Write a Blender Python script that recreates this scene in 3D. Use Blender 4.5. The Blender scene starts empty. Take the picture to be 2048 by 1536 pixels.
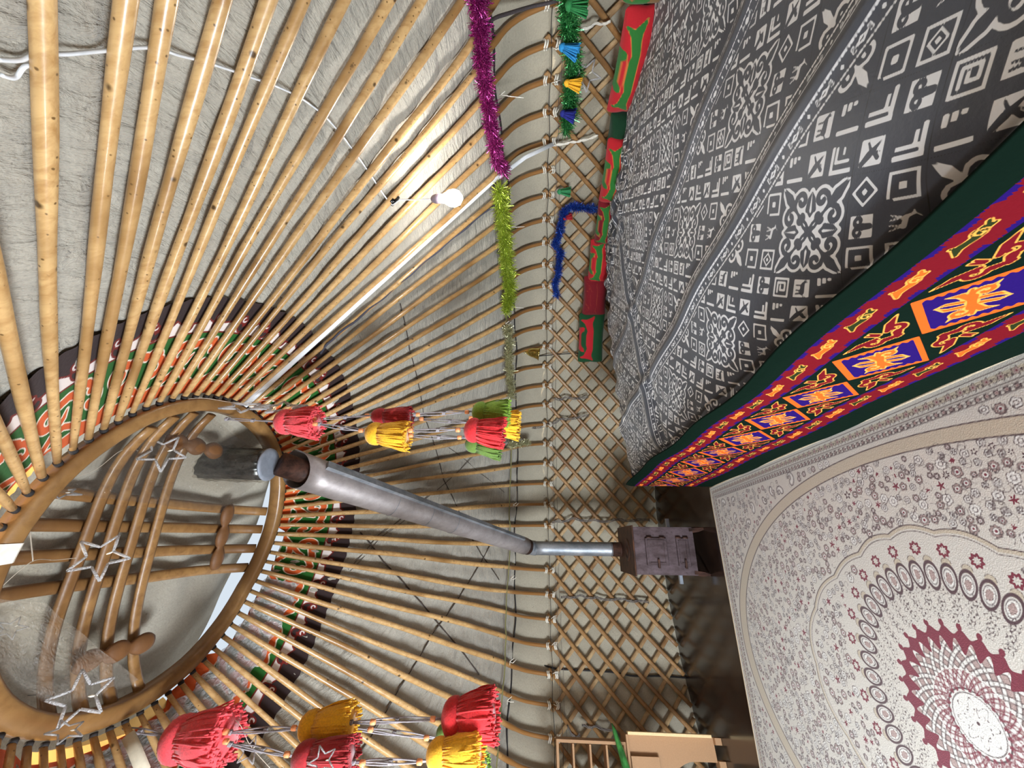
import bpy, math, random
import numpy as np
from mathutils import Vector, Matrix
random.seed(7); rng = np.random.default_rng(7)
sc = bpy.context.scene
col = sc.collection
PI = math.pi

# ------------------------------------------------------------------ camera
F = 800.0; PITCH = .06282; ROLL = -.01058; HC = 1.45
CAM = np.array([0, 0, HC])
cp, sp = math.cos(PITCH), math.sin(PITCH); cr, sr = math.cos(ROLL), math.sin(ROLL)
fwd = Vector((0, cp, sp)); right = Vector((1, 0, 0)); down = -Vector((0, -sp, cp))
cx_ = right * sr + down * cr          # the photograph is turned a quarter: picture right is world down
cy_ = right * cr - down * sr
cam = bpy.data.objects.new('camera', bpy.data.cameras.new('camera')); col.objects.link(cam)
M = Matrix((( cx_.x, cy_.x, -fwd.x, 0), (cx_.y, cy_.y, -fwd.y, 0), (cx_.z, cy_.z, -fwd.z, HC), (0, 0, 0, 1)))
cam.matrix_world = M
cam.data.sensor_width = 36; cam.data.sensor_fit = 'HORIZONTAL'; cam.data.lens = F / 2048 * 36
cam.data.clip_start = .02
sc.camera = cam
sc.cycles.max_bounces = 7; sc.cycles.transparent_max_bounces = 12

def rdir(x, y):                        # direction of a photograph pixel, unit depth along y'
    a = 768 - y; b = x - 1024.
    A = cr * a + sr * b; B = -sr * a + cr * b
    return np.array([A / F, cp + sp * B / F, sp - cp * B / F])
def plane(x, y, z): d = rdir(x, y); return CAM + d * (z - HC) / d[2]
def at_y(x, y, Y): d = rdir(x, y); return CAM + d * Y / d[1]
def at_r(x, y, D): d = rdir(x, y); return CAM + d * D / np.linalg.norm(d)
def px(P):
    P = np.asarray(P) - CAM; y = cp * P[1] + sp * P[2]; z = -sp * P[1] + cp * P[2]
    a = F * P[0] / y; b = -F * z / y
    return 1024 + sr * a + cr * b, 768 - (cr * a - sr * b)

# ------------------------------------------------------------------ light
sc.view_settings.view_transform = 'Standard'; sc.view_settings.look = 'None'
sc.view_settings.gamma = 1; sc.view_settings.use_curve_mapping = False
sc.view_settings.exposure = -.12
w = bpy.data.worlds.new('sky'); sc.world = w; w.use_nodes = True
bg = w.node_tree.nodes['Background']; bg.inputs[0].default_value = (.80, .90, 1, 1); bg.inputs[1].default_value = .95
def lamp_light(name, loc, power, size, color):
    l = bpy.data.lights.new(name, 'POINT'); l.energy = power; l.shadow_soft_size = size; l.color = color
    o = bpy.data.objects.new(name, l); col.objects.link(o); o.location = loc; return o
sun = bpy.data.objects.new('sun', bpy.data.lights.new('sun', 'SUN')); col.objects.link(sun)
sun.data.energy = 7.0; sun.data.angle = .01; sun.data.color = (1, .86, .66)
sun.rotation_euler = Vector((.12, .62, -.77)).to_track_quat('-Z', 'Y').to_euler()

# ------------------------------------------------------------------ yurt frame numbers
R = 3.0; CX, CY = -.21598 * R, .70744 * R
DI = -.08316; PH = 1.45778; DPH = .06957; DD = .0012
RR = .24966 * R; HH = HC + .63986 * R; HZ = HC - .04388 * R
RCX, RCY = CX - .0488 * R, CY - .02137 * R; TX = -.03149 * R; TY = -.02734 * R
PF = np.array([0, .026, .06, .13, .183, 1.]); PG = np.array([0, .087, .146, .21, .244, 1.])
_ga = np.radians([-180, -150, -129, -103, -81, -64, -49, -29, 0, 40, 103, 126, 144, 153, 180])
_gv = np.array([1.08, 1.13, 1.15, 1.16, 1.14, 1.07, 1.0, .97, .955, .97, 1.0, 1.0, 1.02, 1.03, 1.08])
def GR(th): return np.interp((np.asarray(th) + PI) % (2 * PI) - PI, _ga, _gv)   # the bent crown is not a true circle
def knot(i): t = PH + DI * i; return np.array([CX + R * math.sin(t), CY + R * math.cos(t), HZ])
def ringp(i):
    t = PH + DPH + (DI + DD) * i
    g = float(GR(t)); return np.array([RCX + RR * g * math.sin(t), RCY + RR * g * math.cos(t), HH + TX * math.sin(t) + TY * math.cos(t)])
# smooth profile through the bend
_fs = np.concatenate([np.linspace(0, .2, 60), np.linspace(.21, 1, 20)])
_gs = np.interp(_fs, PF, PG)
for _ in range(14): _gs[1:55] = .25 * _gs[:54] + .5 * _gs[1:55] + .25 * _gs[2:56]
def G_of(f): return np.interp(f, _fs, _gs)
def polept(i, f):
    K = knot(i); T = ringp(i); P = K + (T - K) * f; P[2] = HZ + (T[2] - HZ) * G_of(f); return P
def felt(th, f, off):                  # point of the felt surface, off outwards
    th = np.asarray(th, float); f = np.asarray(f, float)
    r = R + (RR * GR(th) - R) * f; Ht = HH + TX * np.sin(th) + TY * np.cos(th)
    z = HZ + (Ht - HZ) * G_of(f)
    k = np.clip(f / .2, 0, 1)
    ro = off * (1 - .38 * k); zo = off * .78 * k
    return np.stack([CX + (RCX - CX) * f + (r + ro) * np.sin(th), CY + (RCY - CY) * f + (r + ro) * np.cos(th), z + zo], -1)
def roof_hit(x, y, off=.04):           # photograph pixel -> (theta, f) on the felt
    d = rdir(x, y)
    for t in np.arange(.3, 7, .006):
        P = CAM + d * t
        th0 = math.atan2(P[0] - RCX, P[1] - RCY)
        Ht = HH + TX * math.sin(th0) + TY * math.cos(th0); g = (P[2] - off * .5 - HZ) / (Ht - HZ)
        f = float(np.interp(max(g, 0), _gs, _fs)); c = (CX + (RCX - CX) * f, CY + (RCY - CY) * f); r = R + (RR * float(GR(th0)) - R) * f
        if math.hypot(P[0] - c[0], P[1] - c[1]) > r + off * .8 or g > 1:
            return math.atan2(P[0] - c[0], P[1] - c[1]), f
def pole_at(i, x):                     # f where pole i crosses picture column x
    fs = np.linspace(0, 1, 400); xs = np.array([px(polept(i, f))[0] for f in fs])
    return fs[np.argmin(np.abs(xs - x))]

# ------------------------------------------------------------------ helpers
def tag(o, label=None, cat=None, group=None, kind=None):
    if label: o['label'] = label
    if cat: o['category'] = cat
    if group: o['group'] = group
    if kind: o['kind'] = kind
    return o
def empty(name, loc, label=None, cat=None, group=None):
    o = bpy.data.objects.new(name, None); col.objects.link(o); o.location = loc; o.empty_display_size = .05
    return tag(o, label, cat, group)
def link(name, me, parent=None):
    o = bpy.data.objects.new(name, me); col.objects.link(o)
    if parent is not None:
        o.parent = parent
        o.matrix_parent_inverse = WORLD(parent).inverted()
    return o
def WORLD(o):
    m = Matrix.LocRotScale(o.location, o.rotation_euler, o.scale)
    if o.parent: m = WORLD(o.parent) @ o.matrix_parent_inverse @ m
    return m
class MB:
    def __init__(s): s.v = []; s.f = []; s.m = []; s.a = []
    def add(s, vs, fs, mi=0, a=0.0):
        n = len(s.v); s.v.extend([tuple(map(float, p)) for p in vs])
        s.f.extend([tuple(i + n for i in f) for f in fs]); s.m.extend([mi] * len(fs))
        s.a.extend(a if hasattr(a, '__len__') else [a] * len(vs)); return s
    def tube(s, pts, r, n=8, mi=0, cap=True, flat=1.0, att=None, up=None):
        pts = [np.asarray(p, float) for p in pts]; m = len(pts)
        rs = r if hasattr(r, '__len__') else [r] * m
        T = [pts[min(k + 1, m - 1)] - pts[max(k - 1, 0)] for k in range(m)]
        T = [t / (np.linalg.norm(t) + 1e-12) for t in T]
        u = np.array([0, 0, 1.]) if up is None else np.asarray(up, float)
        if abs(u @ T[0]) > .95: u = np.array([1., 0, 0])
        vs = []; aa = []
        for k in range(m):
            u = u - (u @ T[k]) * T[k]; u = u / (np.linalg.norm(u) + 1e-12); b = np.cross(T[k], u)
            for j in range(n):
                a = 2 * PI * (j + .5) / n
                vs.append(pts[k] + rs[k] * (math.cos(a) * u * flat + math.sin(a) * b)); aa.append(att[k] if att is not None else 0.)
        fs = [(k * n + j, k * n + (j + 1) % n, (k + 1) * n + (j + 1) % n, (k + 1) * n + j) for k in range(m - 1) for j in range(n)]
        if cap: fs += [tuple(range(n))[::-1], tuple((m - 1) * n + j for j in range(n))]
        return s.add(vs, fs, mi, aa)
    def box(s, c, ax, h, mi=0, bev=0.0):     # centre, three axes (unit), half sizes
        c = np.asarray(c, float); ax = [np.asarray(a, float) for a in ax]
        if bev <= 0:
            vs = [c + ax[0] * h[0] * i + ax[1] * h[1] * j + ax[2] * h[2] * k for i in (-1, 1) for j in (-1, 1) for k in (-1, 1)]
            fs = [(0, 1, 3, 2), (4, 6, 7, 5), (0, 4, 5, 1), (2, 3, 7, 6), (0, 2, 6, 4), (1, 5, 7, 3)]
            return s.add(vs, fs, mi)
        vs = []; b = min(bev, min(h) * .8)   # octagonal section along axis 0
        sec = [(h[1] - b, h[2]), (h[1], h[2] - b), (h[1], -h[2] + b), (h[1] - b, -h[2]), (-h[1] + b, -h[2]), (-h[1], -h[2] + b), (-h[1], h[2] - b), (-h[1] + b, h[2])]
        for i in (-1, 1):
            for (p, q) in sec: vs.append(c + ax[0] * h[0] * i + ax[1] * p + ax[2] * q)
        fs = [(j, (j + 1) % 8, 8 + (j + 1) % 8, 8 + j) for j in range(8)] + [tuple(range(8))[::-1], tuple(range(8, 16))]
        return s.add(vs, fs, mi)
    def lathe(s, c, axis, prof, n=16, mi=0, rib=0.0, ribn=0):   # prof: (distance along axis, radius)
        c = np.asarray(c, float); a = np.asarray(axis, float); a = a / np.linalg.norm(a)
        u = np.cross(a, [0.3, .9, .2]); u /= np.linalg.norm(u); b = np.cross(a, u); vs = []
        for (d, r) in prof:
            for j in range(n):
                t = 2 * PI * j / n; rr = r * (1 + rib * math.cos(ribn * t)); vs.append(c + a * d + rr * (math.cos(t) * u + math.sin(t) * b))
        m = len(prof)
        fs = [(k * n + j, k * n + (j + 1) % n, (k + 1) * n + (j + 1) % n, (k + 1) * n + j) for k in range(m - 1) for j in range(n)]
        fs += [tuple(range(n))[::-1], tuple((m - 1) * n + j for j in range(n))]
        return s.add(vs, fs, mi)
    def mesh(s, name, mats, smooth=True, att=None):
        me = bpy.data.meshes.new(name); me.from_pydata(s.v, [], s.f)
        for m in (mats if isinstance(mats, (list, tuple)) else [mats]): me.materials.append(m)
        me.polygons.foreach_set('material_index', s.m)
        me.polygons.foreach_set('use_smooth', [smooth] * len(s.f))
        if att: me.attributes.new(att, 'FLOAT', 'POINT').data.foreach_set('value', s.a)
        me.update(); return me
    def build(s, name, mats, parent=None, smooth=True, att=None): return link(name, s.mesh(name, mats, smooth, att), parent)

def grid_mesh(name, P, mat, attrs=None, wrap=False, smooth=True):
    nu, nv = P.shape[:2]; me = bpy.data.meshes.new(name)
    idx = np.arange(nu * nv).reshape(nu, nv)
    if wrap: idx = np.concatenate([idx, idx[:1]], 0)
    q = np.stack([idx[:-1, :-1], idx[1:, :-1], idx[1:, 1:], idx[:-1, 1:]], -1).reshape(-1, 4)
    me.vertices.add(nu * nv); me.vertices.foreach_set('co', P.reshape(-1).astype(np.float32))
    me.loops.add(q.size); me.loops.foreach_set('vertex_index', q.reshape(-1).astype(np.int32))
    me.polygons.add(len(q)); me.polygons.foreach_set('loop_start', np.arange(0, q.size, 4, dtype=np.int32))
    me.update(calc_edges=True)
    me.polygons.foreach_set('use_smooth', [smooth] * len(q))
    for k, a in (attrs or {}).items():
        me.attributes.new(k, 'FLOAT', 'POINT').data.foreach_set('value', np.ascontiguousarray(a, np.float32).reshape(-1))
    me.materials.append(mat); me.validate(); return me

# ------------------------------------------------------------------ materials (all node based)
class NT:
    def __init__(s, name):
        s.m = bpy.data.materials.new(name); s.m.use_nodes = True; s.t = s.m.node_tree; s.b = s.t.nodes['Principled BSDF']
    def n(s, typ, **k):
        nd = s.t.nodes.new(typ)
        for a, v in k.items():
            if a.startswith('i_'): nd.inputs[a[2:].replace('_', ' ')].default_value = v
            else: setattr(nd, a, v)
        return nd
    def l(s, a, b): s.t.links.new(a, b)
    def coord(s, scale=(1, 1, 1), kind='Object'):
        tc = s.n('ShaderNodeTexCoord'); mp = s.n('ShaderNodeMapping'); mp.inputs['Scale'].default_value = scale
        s.l(tc.outputs[kind], mp.inputs[0]); return mp.outputs[0]
    def noise(s, vec, scale, detail=4, rough=.55, dist=0.0):
        nd = s.n('ShaderNodeTexNoise'); nd.inputs['Scale'].default_value = scale; nd.inputs['Detail'].default_value = detail
        nd.inputs['Roughness'].default_value = rough; nd.inputs['Distortion'].default_value = dist
        if vec is not None: s.l(vec, nd.inputs['Vector'])
        return nd.outputs['Fac']
    def ramp(s, fac, stops):
        r = s.n('ShaderNodeValToRGB'); e = r.color_ramp.elements
        while len(e) < len(stops): e.new(.5)
        for k, (p, c) in enumerate(stops): e[k].position = p; e[k].color = (*c, 1)
        s.l(fac, r.inputs[0]); return r.outputs[0]
    def mix(s, fac, a, b, mode='MIX'):
        x = s.n('ShaderNodeMix', data_type='RGBA', blend_type=mode)
        for v, i in ((fac, 0), (a, 6), (b, 7)):
            if hasattr(v, 'is_linked'): s.l(v, x.inputs[i])
            elif i == 0: x.inputs[0].default_value = v
            else: x.inputs[i].default_value = (*v, 1)
        return x.outputs[2]
    def attr(s, name):
        a = s.n('ShaderNodeAttribute'); a.attribute_name = name; return a.outputs['Fac']
    def step(s, val, lo, hi):
        r = s.n('ShaderNodeMapRange', interpolation_type='SMOOTHSTEP'); r.inputs[1].default_value = lo; r.inputs[2].default_value = hi
        s.l(val, r.inputs[0]); return r.outputs[0]
    def bump(s, h, strength, dist=.01, normal=None):
        b = s.n('ShaderNodeBump'); b.inputs['Strength'].default_value = strength; b.inputs['Distance'].default_value = dist
        s.l(h, b.inputs['Height'])
        if normal is not None: s.l(normal, b.inputs['Normal'])
        s.l(b.outputs[0], s.b.inputs['Normal']); return b.outputs[0]
    def set(s, color=None, rough=None, metal=None, **k):
        if color is not None:
            if hasattr(color, 'is_linked'): s.l(color, s.b.inputs['Base Color'])
            else: s.b.inputs['Base Color'].default_value = (*color, 1)
        if rough is not None:
            if hasattr(rough, 'is_linked'): s.l(rough, s.b.inputs['Roughness'])
            else: s.b.inputs['Roughness'].default_value = rough
        if metal is not None: s.b.inputs['Metallic'].default_value = metal
        for a, v in k.items(): s.b.inputs[a.replace('_', ' ')].default_value = v
        return s.m
def lin(r, g, b): return tuple(((c / 255) / 12.92 if c / 255 <= .04045 else ((c / 255 + .055) / 1.055) ** 2.4) for c in (r, g, b))
def plain(name, c, rough=.6, metal=0.0, var=.12, scale=30, bump=0.0, **k):
    t = NT(name); v = t.coord(); nz = t.noise(v, scale)
    c2 = tuple(max(0, x * (1 - var)) for x in c); c3 = tuple(min(1, x * (1 + var)) for x in c)
    if bump: t.bump(nz, bump, .004)
    return t.set(t.ramp(nz, [(.3, c2), (.7, c3)]), rough, metal, **k)

def felt_mat(name, c, rip=1.0):
    t = NT(name); v = t.coord()
    big = t.noise(v, 2.2, 5); fine = t.noise(v, 90, 5, .7)
    vs = t.coord((1, 1, 6)); streak = t.noise(vs, 34, 4, .6)
    base = t.ramp(big, [(.3, tuple(x * .86 for x in c)), (.72, tuple(min(1, x * 1.08) for x in c))])
    base = t.mix(t.step(fine, .35, .75), base, tuple(x * .80 for x in c))
    base = t.mix(t.step(t.noise(v, 40, 2), .70, .78), base, tuple(x * .55 for x in c))
    b = t.bump(t.noise(v, 26, 4, .6, .6), .45 * rip, .012)
    if name == 'felt':
        cv = t.n('ShaderNodeCombineXYZ'); m1 = t.n('ShaderNodeMath', operation='MULTIPLY'); m2 = t.n('ShaderNodeMath', operation='MULTIPLY_ADD')
        t.l(t.attr('tu'), m1.inputs[0]); m1.inputs[1].default_value = 5.0; t.l(t.attr('tv'), m2.inputs[0]); m2.inputs[1].default_value = 26.0; t.l(m1.outputs[0], m2.inputs[2])
        t.l(m1.outputs[0], cv.inputs[0]); t.l(m2.outputs[0], cv.inputs[1]); b = t.bump(t.noise(cv.outputs[0], 2.6, 5, .6, .5), .9, .03, b)
    b2 = t.bump(streak, .5 * rip, .006, b); t.bump(fine, .5, .003, b2)
    return t.set(base, .95, 0, Sheen_Weight=.15)
M_felt = felt_mat('felt', lin(174, 167, 153))
M_feltw = felt_mat('felt_wall', lin(176, 167, 147), .7)
M_cover = felt_mat('felt_cover', lin(170, 162, 146), .8)

def wood_mat(name, light, dark, knots=True, bent=None, rough=.34, coat=.35, stretch=(6, 6, .8)):
    t = NT(name); v = t.coord(stretch); v1 = t.coord()
    oi = t.n('ShaderNodeObjectInfo')
    g = t.noise(v, 7, 5, .6, .5)
    base = t.ramp(g, [(.25, dark), (.6, light)])
    hv = t.mix(oi.outputs['Random'], base, tuple(.5 * a + .5 * b for a, b in zip(light, dark)))
    base = t.mix(.35, base, hv); base = t.mix(t.step(t.noise(v1, 2.3, 3), .42, .72), base, tuple(x * .72 for x in dark) if knots else dark)
    if knots:
        vo = t.n('ShaderNodeTexVoronoi'); vo.inputs['Scale'].default_value = 11; t.l(v1, vo.inputs['Vector'])
        base = t.mix(t.step(vo.outputs['Distance'], .15, .06), base, tuple(x * .22 for x in dark))
        vo2 = t.n('ShaderNodeTexVoronoi'); vo2.inputs['Scale'].default_value = 38; t.l(v1, vo2.inputs['Vector'])
        base = t.mix(t.step(vo2.outputs['Distance'], .17, .08), base, tuple(x * .42 for x in dark))
    if bent is not None:
        base = t.mix(t.step(t.attr('F'), .20, .12), base, bent)
    t.bump(t.noise(v1, 24, 3), .25, .006)
    return t.set(base, rough, 0, Coat_Weight=coat, Coat_Roughness=.18)
M_pole = wood_mat('varnished_pole', lin(208, 170, 116), lin(166, 122, 70), True, lin(146, 102, 56))
M_lath = wood_mat('lattice_wood', lin(164, 124, 76), lin(118, 82, 46), False, None, .5, .1, (3, 3, 3))
M_lath2 = wood_mat('lattice_bark', lin(192, 164, 122), lin(132, 94, 56), False, None, .6, 0, (1.5, 1.5, 1.5))
M_crown = wood_mat('crown_wood', lin(150, 112, 66), lin(110, 76, 40), False, None, .4, .25, (2, 2, 2))
M_crownb = wood_mat('crown_bar_wood', lin(156, 116, 68), lin(112, 76, 40), False, None, .45, .2, (3, 3, 3))
M_spacer = plain('carved_wood', lin(110, 72, 38), .6)
M_mdf = plain('raw_fibreboard', lin(162, 124, 88), .7, 0, .06, 120)
M_mdfe = plain('cut_board_edge', lin(226, 196, 146), .7, 0, .06, 120)
M_black = plain('black_cord', lin(34, 30, 30), .8)
M_greycord = plain('grey_cord', lin(112, 104, 98), .8, 0, .3, 300)
M_strap = plain('dark_strap', lin(74, 64, 58), .9, 0, .2, 60)
M_white = plain('white_plastic', lin(232, 234, 236), .35, 0, .03)
M_string = plain('white_string', lin(228, 222, 208), .8)
M_tape = plain('black_tape', lin(14, 14, 14), .3)

def metal_mat(name, c1, c2, rough, metal=1.0, scale=9):
    t = NT(name); v = t.coord((1, 1, .5)); n1 = t.noise(v, scale, 6, .65); n2 = t.noise(t.coord(), 60, 4)
    t.bump(n1, .12, .01)
    return t.set(t.mix(t.step(n2, .55, .8), t.ramp(n1, [(.35, c1), (.65, c2)]), c1), rough, metal)
M_zinc = metal_mat('galvanised_sheet', lin(112, 118, 124), lin(158, 160, 164), .5, .6)
M_zinc2 = metal_mat('warm_sheet', lin(142, 134, 132), lin(170, 162, 160), .5, .55)
M_rust = metal_mat('rusty_pipe', lin(40, 24, 18), lin(86, 56, 44), .6, .4, 22)
M_iron = metal_mat('stove_iron', lin(58, 44, 44), lin(94, 80, 84), .5, .45, 14)
M_irontop = metal_mat('stove_top', lin(44, 24, 16), lin(86, 52, 32), .6, .3, 12)
M_ash = plain('zinc_tray', lin(170, 178, 190), .35, .8)

t = NT('dark_floor'); v = t.coord((1, 1, 1)); nz = t.noise(v, 5, 5)
t.bump(t.noise(v, 2.0, 2), .05, .02)
M_floor = t.set(t.ramp(nz, [(.3, lin(34, 24, 20)), (.7, lin(50, 37, 30))]), .16, 0, Specular_IOR_Level=.5)

def layered(name, base, layers, soft=.0012, rough=.9, sheen=.0, bump=None, tex=.0, spec=.3):
    t = NT(name); c = base
    v = t.coord(); fz = t.noise(v, 160, 3)
    for (a, colr) in layers: c = t.mix(t.step(t.attr(a), -soft, soft), c, colr)
    if tex: c = t.mix(t.step(fz, .4, .8), c, (0, 0, 0)) if False else t.mix(tex, c, t.ramp(fz, [(.3, (.25, .25, .25)), (.7, (.85, .85, .85))]), 'OVERLAY')
    if bump: t.bump(t.noise(v, bump[0], 4), bump[1], .004)
    return t.set(c, rough, 0, Sheen_Weight=sheen, Specular_IOR_Level=spec)

def glassy(name, tint=(1, 1, 1), frac=.8, rough=.12, white=(.9, .9, .9)):
    m = bpy.data.materials.new(name); m.use_nodes = True; t = m.node_tree; t.nodes.clear()
    o = t.nodes.new('ShaderNodeOutputMaterial'); tr = t.nodes.new('ShaderNodeBsdfTransparent'); tr.inputs[0].default_value = (*tint, 1)
    g = t.nodes.new('ShaderNodeBsdfPrincipled'); g.inputs['Base Color'].default_value = (*white, 1); g.inputs['Roughness'].default_value = rough; g.inputs['Specular IOR Level'].default_value = 1.0
    nz = t.nodes.new('ShaderNodeTexNoise'); nz.inputs['Scale'].default_value = 26; nz.inputs['Detail'].default_value = 4
    bp = t.nodes.new('ShaderNodeBump'); bp.inputs['Strength'].default_value = 1.0; bp.inputs['Distance'].default_value = .02
    t.links.new(nz.outputs[0], bp.inputs['Height']); t.links.new(bp.outputs[0], g.inputs['Normal'])
    mx = t.nodes.new('ShaderNodeMixShader'); mx.inputs[0].default_value = 1 - frac
    t.links.new(tr.outputs[0], mx.inputs[1]); t.links.new(g.outputs[0], mx.inputs[2]); t.links.new(mx.outputs[0], o.inputs[0]); return m
M_film = glassy('clear_film', (1, .985, .96), .80, .06, (.12, .11, .10))
M_frost = glassy('frosted_film', (.98, .96, .92), .80, .25, (.55, .50, .42))
M_bubble = glassy('bubble_wrap', (.97, .97, 1), .45, .12, (.62, .60, .60))
M_star = glassy('clear_acrylic', (1, 1, 1), .35, .1, (.92, .90, .90))

# ------------------------------------------------------------------ distance-field drawing (numpy)
def dline(X, Y, pts, w=0.0):
    """distance to a polyline minus half width (w may be one value per point)"""
    D = np.full(X.shape, 9.); pts = np.asarray(pts, float)
    ws = w if hasattr(w, '__len__') else [w] * len(pts)
    for k in range(len(pts) - 1):
        (ax, ay), (bx, by) = pts[k], pts[k + 1]; dx, dy = bx - ax, by - ay; L = dx * dx + dy * dy + 1e-12
        h = np.clip(((X - ax) * dx + (Y - ay) * dy) / L, 0, 1)
        D = np.minimum(D, np.hypot(X - ax - h * dx, Y - ay - h * dy) - (ws[k] * (1 - h) + ws[k + 1] * h))
    return D
def dpoly(X, Y, pts):
    """signed distance to a polygon, negative inside"""
    D = dline(X, Y, list(pts) + [pts[0]]); ins = np.zeros(X.shape, bool); n = len(pts)
    for k in range(n):
        (ax, ay), (bx, by) = pts[k], pts[(k + 1) % n]
        if ay == by: continue
        c = (ay > Y) != (by > Y); ins ^= c & (X < (bx - ax) * (Y - ay) / (by - ay) + ax)
    return np.where(ins, -D, D)
def dbox(X, Y, cx, cy, hx, hy):
    a = np.abs(X - cx) - hx; b = np.abs(Y - cy) - hy
    return np.minimum(np.maximum(a, b), 0) + np.hypot(np.maximum(a, 0), np.maximum(b, 0))
def spiral(cx, cy, r0, r1, a0, a1, n=16):
    return [(cx + (r0 + (r1 - r0) * k / n) * math.cos(a0 + (a1 - a0) * k / n), cy + (r0 + (r1 - r0) * k / n) * math.sin(a0 + (a1 - a0) * k / n)) for k in range(n + 1)]
def sample(T, ext, u, v):
    """bilinear read of a periodic raster T[u,v] covering ext=(u0,u1,v0,v1)"""
    nu, nv = T.shape; fu = (u - ext[0]) / (ext[1] - ext[0]) * nu - .5; fv = (v - ext[2]) / (ext[3] - ext[2]) * nv - .5
    i = np.floor(fu).astype(int); j = np.floor(fv).astype(int); a = fu - i; b = fv - j
    g = lambda p, q: T[p % nu, q % nv]
    return g(i, j) * (1 - a) * (1 - b) + g(i + 1, j) * a * (1 - b) + g(i, j + 1) * (1 - a) * b + g(i + 1, j + 1) * a * b
def raster(ext, nu, nv):
    u = ext[0] + (np.arange(nu) + .5) / nu * (ext[1] - ext[0]); v = ext[2] + (np.arange(nv) + .5) / nv * (ext[3] - ext[2])
    return np.meshgrid(u, v, indexing='ij')

# ================================================================== SETTING
# floor
mb = MB(); mb.lathe((CX, CY, -.06), (0, 0, 1), [(0, 3.25), (.06, 3.25)], 96)
tag(mb.build('floor', M_floor, smooth=False), kind='structure')
# wall felt, with the doorway left open behind the camera
DOOR = math.atan2(-.62, -.78)
ths = np.linspace(DOOR + .17, DOOR + 2 * PI - .17, 420); zs = np.concatenate([np.linspace(0, HZ, 40)])
TH, Z = np.meshgrid(ths, zs, indexing='ij')
rw = R + .055 + .006 * np.sin(TH * 37 + 3 * np.sin(Z * 4)) + .005 * np.sin(TH * 91 + Z * 5) + .004 * np.sin(Z * 17 + TH * 11)
P = np.stack([CX + rw * np.sin(TH), CY + rw * np.cos(TH), Z], -1)
wall = link('wall_round', grid_mesh('wall_round', P, M_feltw)); tag(wall, kind='structure')
# lower skirt of the roof felt, from the lattice top up to the seam
ths = np.linspace(0, 2 * PI, 700, endpoint=False); fs = np.linspace(0, .135, 22)
TH, FF = np.meshgrid(ths, fs, indexing='ij')
P = felt(TH, FF, .055 + .005 * np.sin(TH * 75.5) + .004 * np.sin(TH * 31 + FF * 60))
tag(link('wall_upper', grid_mesh('wall_upper', P, M_feltw, wrap=True)), kind='structure')
# roof felt
def sector(th, k0, k1):
    c = PH + DPH + (DI + DD) * (k0 + k1) / 2; h = abs((DI + DD) * (k1 - k0) / 2); d = np.abs((th - c + PI) % (2 * PI) - PI)
    return np.clip((h - d) / .06 + .5, 0, 1)
def f_end(th): return .999 - .026 * sector(th, 22.5, 34) - .020 * sector(th, -19, -10.5) - .018 * sector(th, 38, 47)
fs = np.linspace(0, 1, 70); TH, FF = np.meshgrid(ths, fs, indexing='ij'); FF = .112 + (f_end(TH) - .112) * FF
off = .042 + .006 * np.sin(TH * 75.56 + 1) + .005 * np.sin(TH * 23 + FF * 40) + .004 * np.sin(FF * 90 + 3 * np.sin(TH * 19)) - .012 * np.exp(-(FF - .112) / .01)
roof = link('ceiling', grid_mesh('ceiling', felt(TH, FF, off), M_felt, {'tu': TH, 'tv': FF}, wrap=True)); tag(roof, kind='structure')
# dark seam cord along the edge of the roof felt
mb = MB(); pts = []
for k in range(300):
    th = 2 * PI * k / 299; pts.append(felt(th, .110 + .006 * math.sin(th * 11) + .004 * math.sin(th * 29), .026))
mb.tube(pts, .0075, 5)
mb.build('seam_cord', M_black, roof)

# painted felt band round the crown: orange and green scrolls, white and dark brown wave
W_ = 1.0
NB = 22
ext = (0, 1, 0, 1)
X, Y = raster(ext, 300, 300)      # X: around (one repeat), Y: 0 outer edge .. 1 at the ring
Xs = (X - .5) * .34; Ys = Y * .42
brown = np.where(True, .09 + .016 * np.sin(2 * PI * X * 2 + .4) - Ys, 0)
for k in (0, 1, 2):               # hooks of the wave
    c = -.255 + k * .17
    s_ = spiral(c + .09, .115, .030, .010, -2.4, 2.4, 10)
    brown = np.maximum(brown, -dline(Xs, Ys, [(c + .03, .075)] + s_, [.03] + [.014] * 11))
for k in (-1, 0, 1, 2):
    c = -.255 + k * .17
    brown = np.minimum(brown, dline(Xs, Ys, spiral(c + .105, .082, .016, .006, 2.6, -1.4, 8), .008))
edge_red = .0045 - np.abs(brown)
scr = np.full(X.shape, 9.)
scr = np.minimum(scr, dline(Xs, Ys, [(-.19, .22), (-.13, .20), (-.07, .215)] + spiral(-.03, .25, .05, .018, -2.2, 3.2, 16), [.02] * 20))
scr = np.minimum(scr, dline(Xs, Ys, [(.19, .22), (.13, .19), (.10, .22)] + spiral(.105, .285, .052, .015, -1.4, -6.0, 14), [.018] * 18))
scr = np.minimum(scr, dline(Xs, Ys, [(-.17, .37), (-.10, .33), (-.03, .34), (.04, .385), (.1, .40), (.18, .37)], .017))
scr = np.minimum(scr, dline(Xs, Ys, [(-.03, .34), (-.10, .285), (-.12, .25)], [.018, .014, .006]))
orange = np.maximum(-scr, Ys - .385)
out_w = .0035 - np.abs(orange)
bands = dict(wht=Ys - .02, brn=brown, red=edge_red, grn=Ys - .150, rln=.004 - np.abs(Ys - .150), org=np.minimum(orange, Ys - .156), wln=np.minimum(out_w, Ys - .158))
fs = np.linspace(0, 1, 72); ths = np.linspace(0, 2 * PI, 1300, endpoint=False)
TH, FF = np.meshgrid(ths, fs, indexing='ij'); FF = .800 + (f_end(TH) - .800) * FF
u = TH / (2 * PI) * NB; v = (FF - .800) / .188
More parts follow.
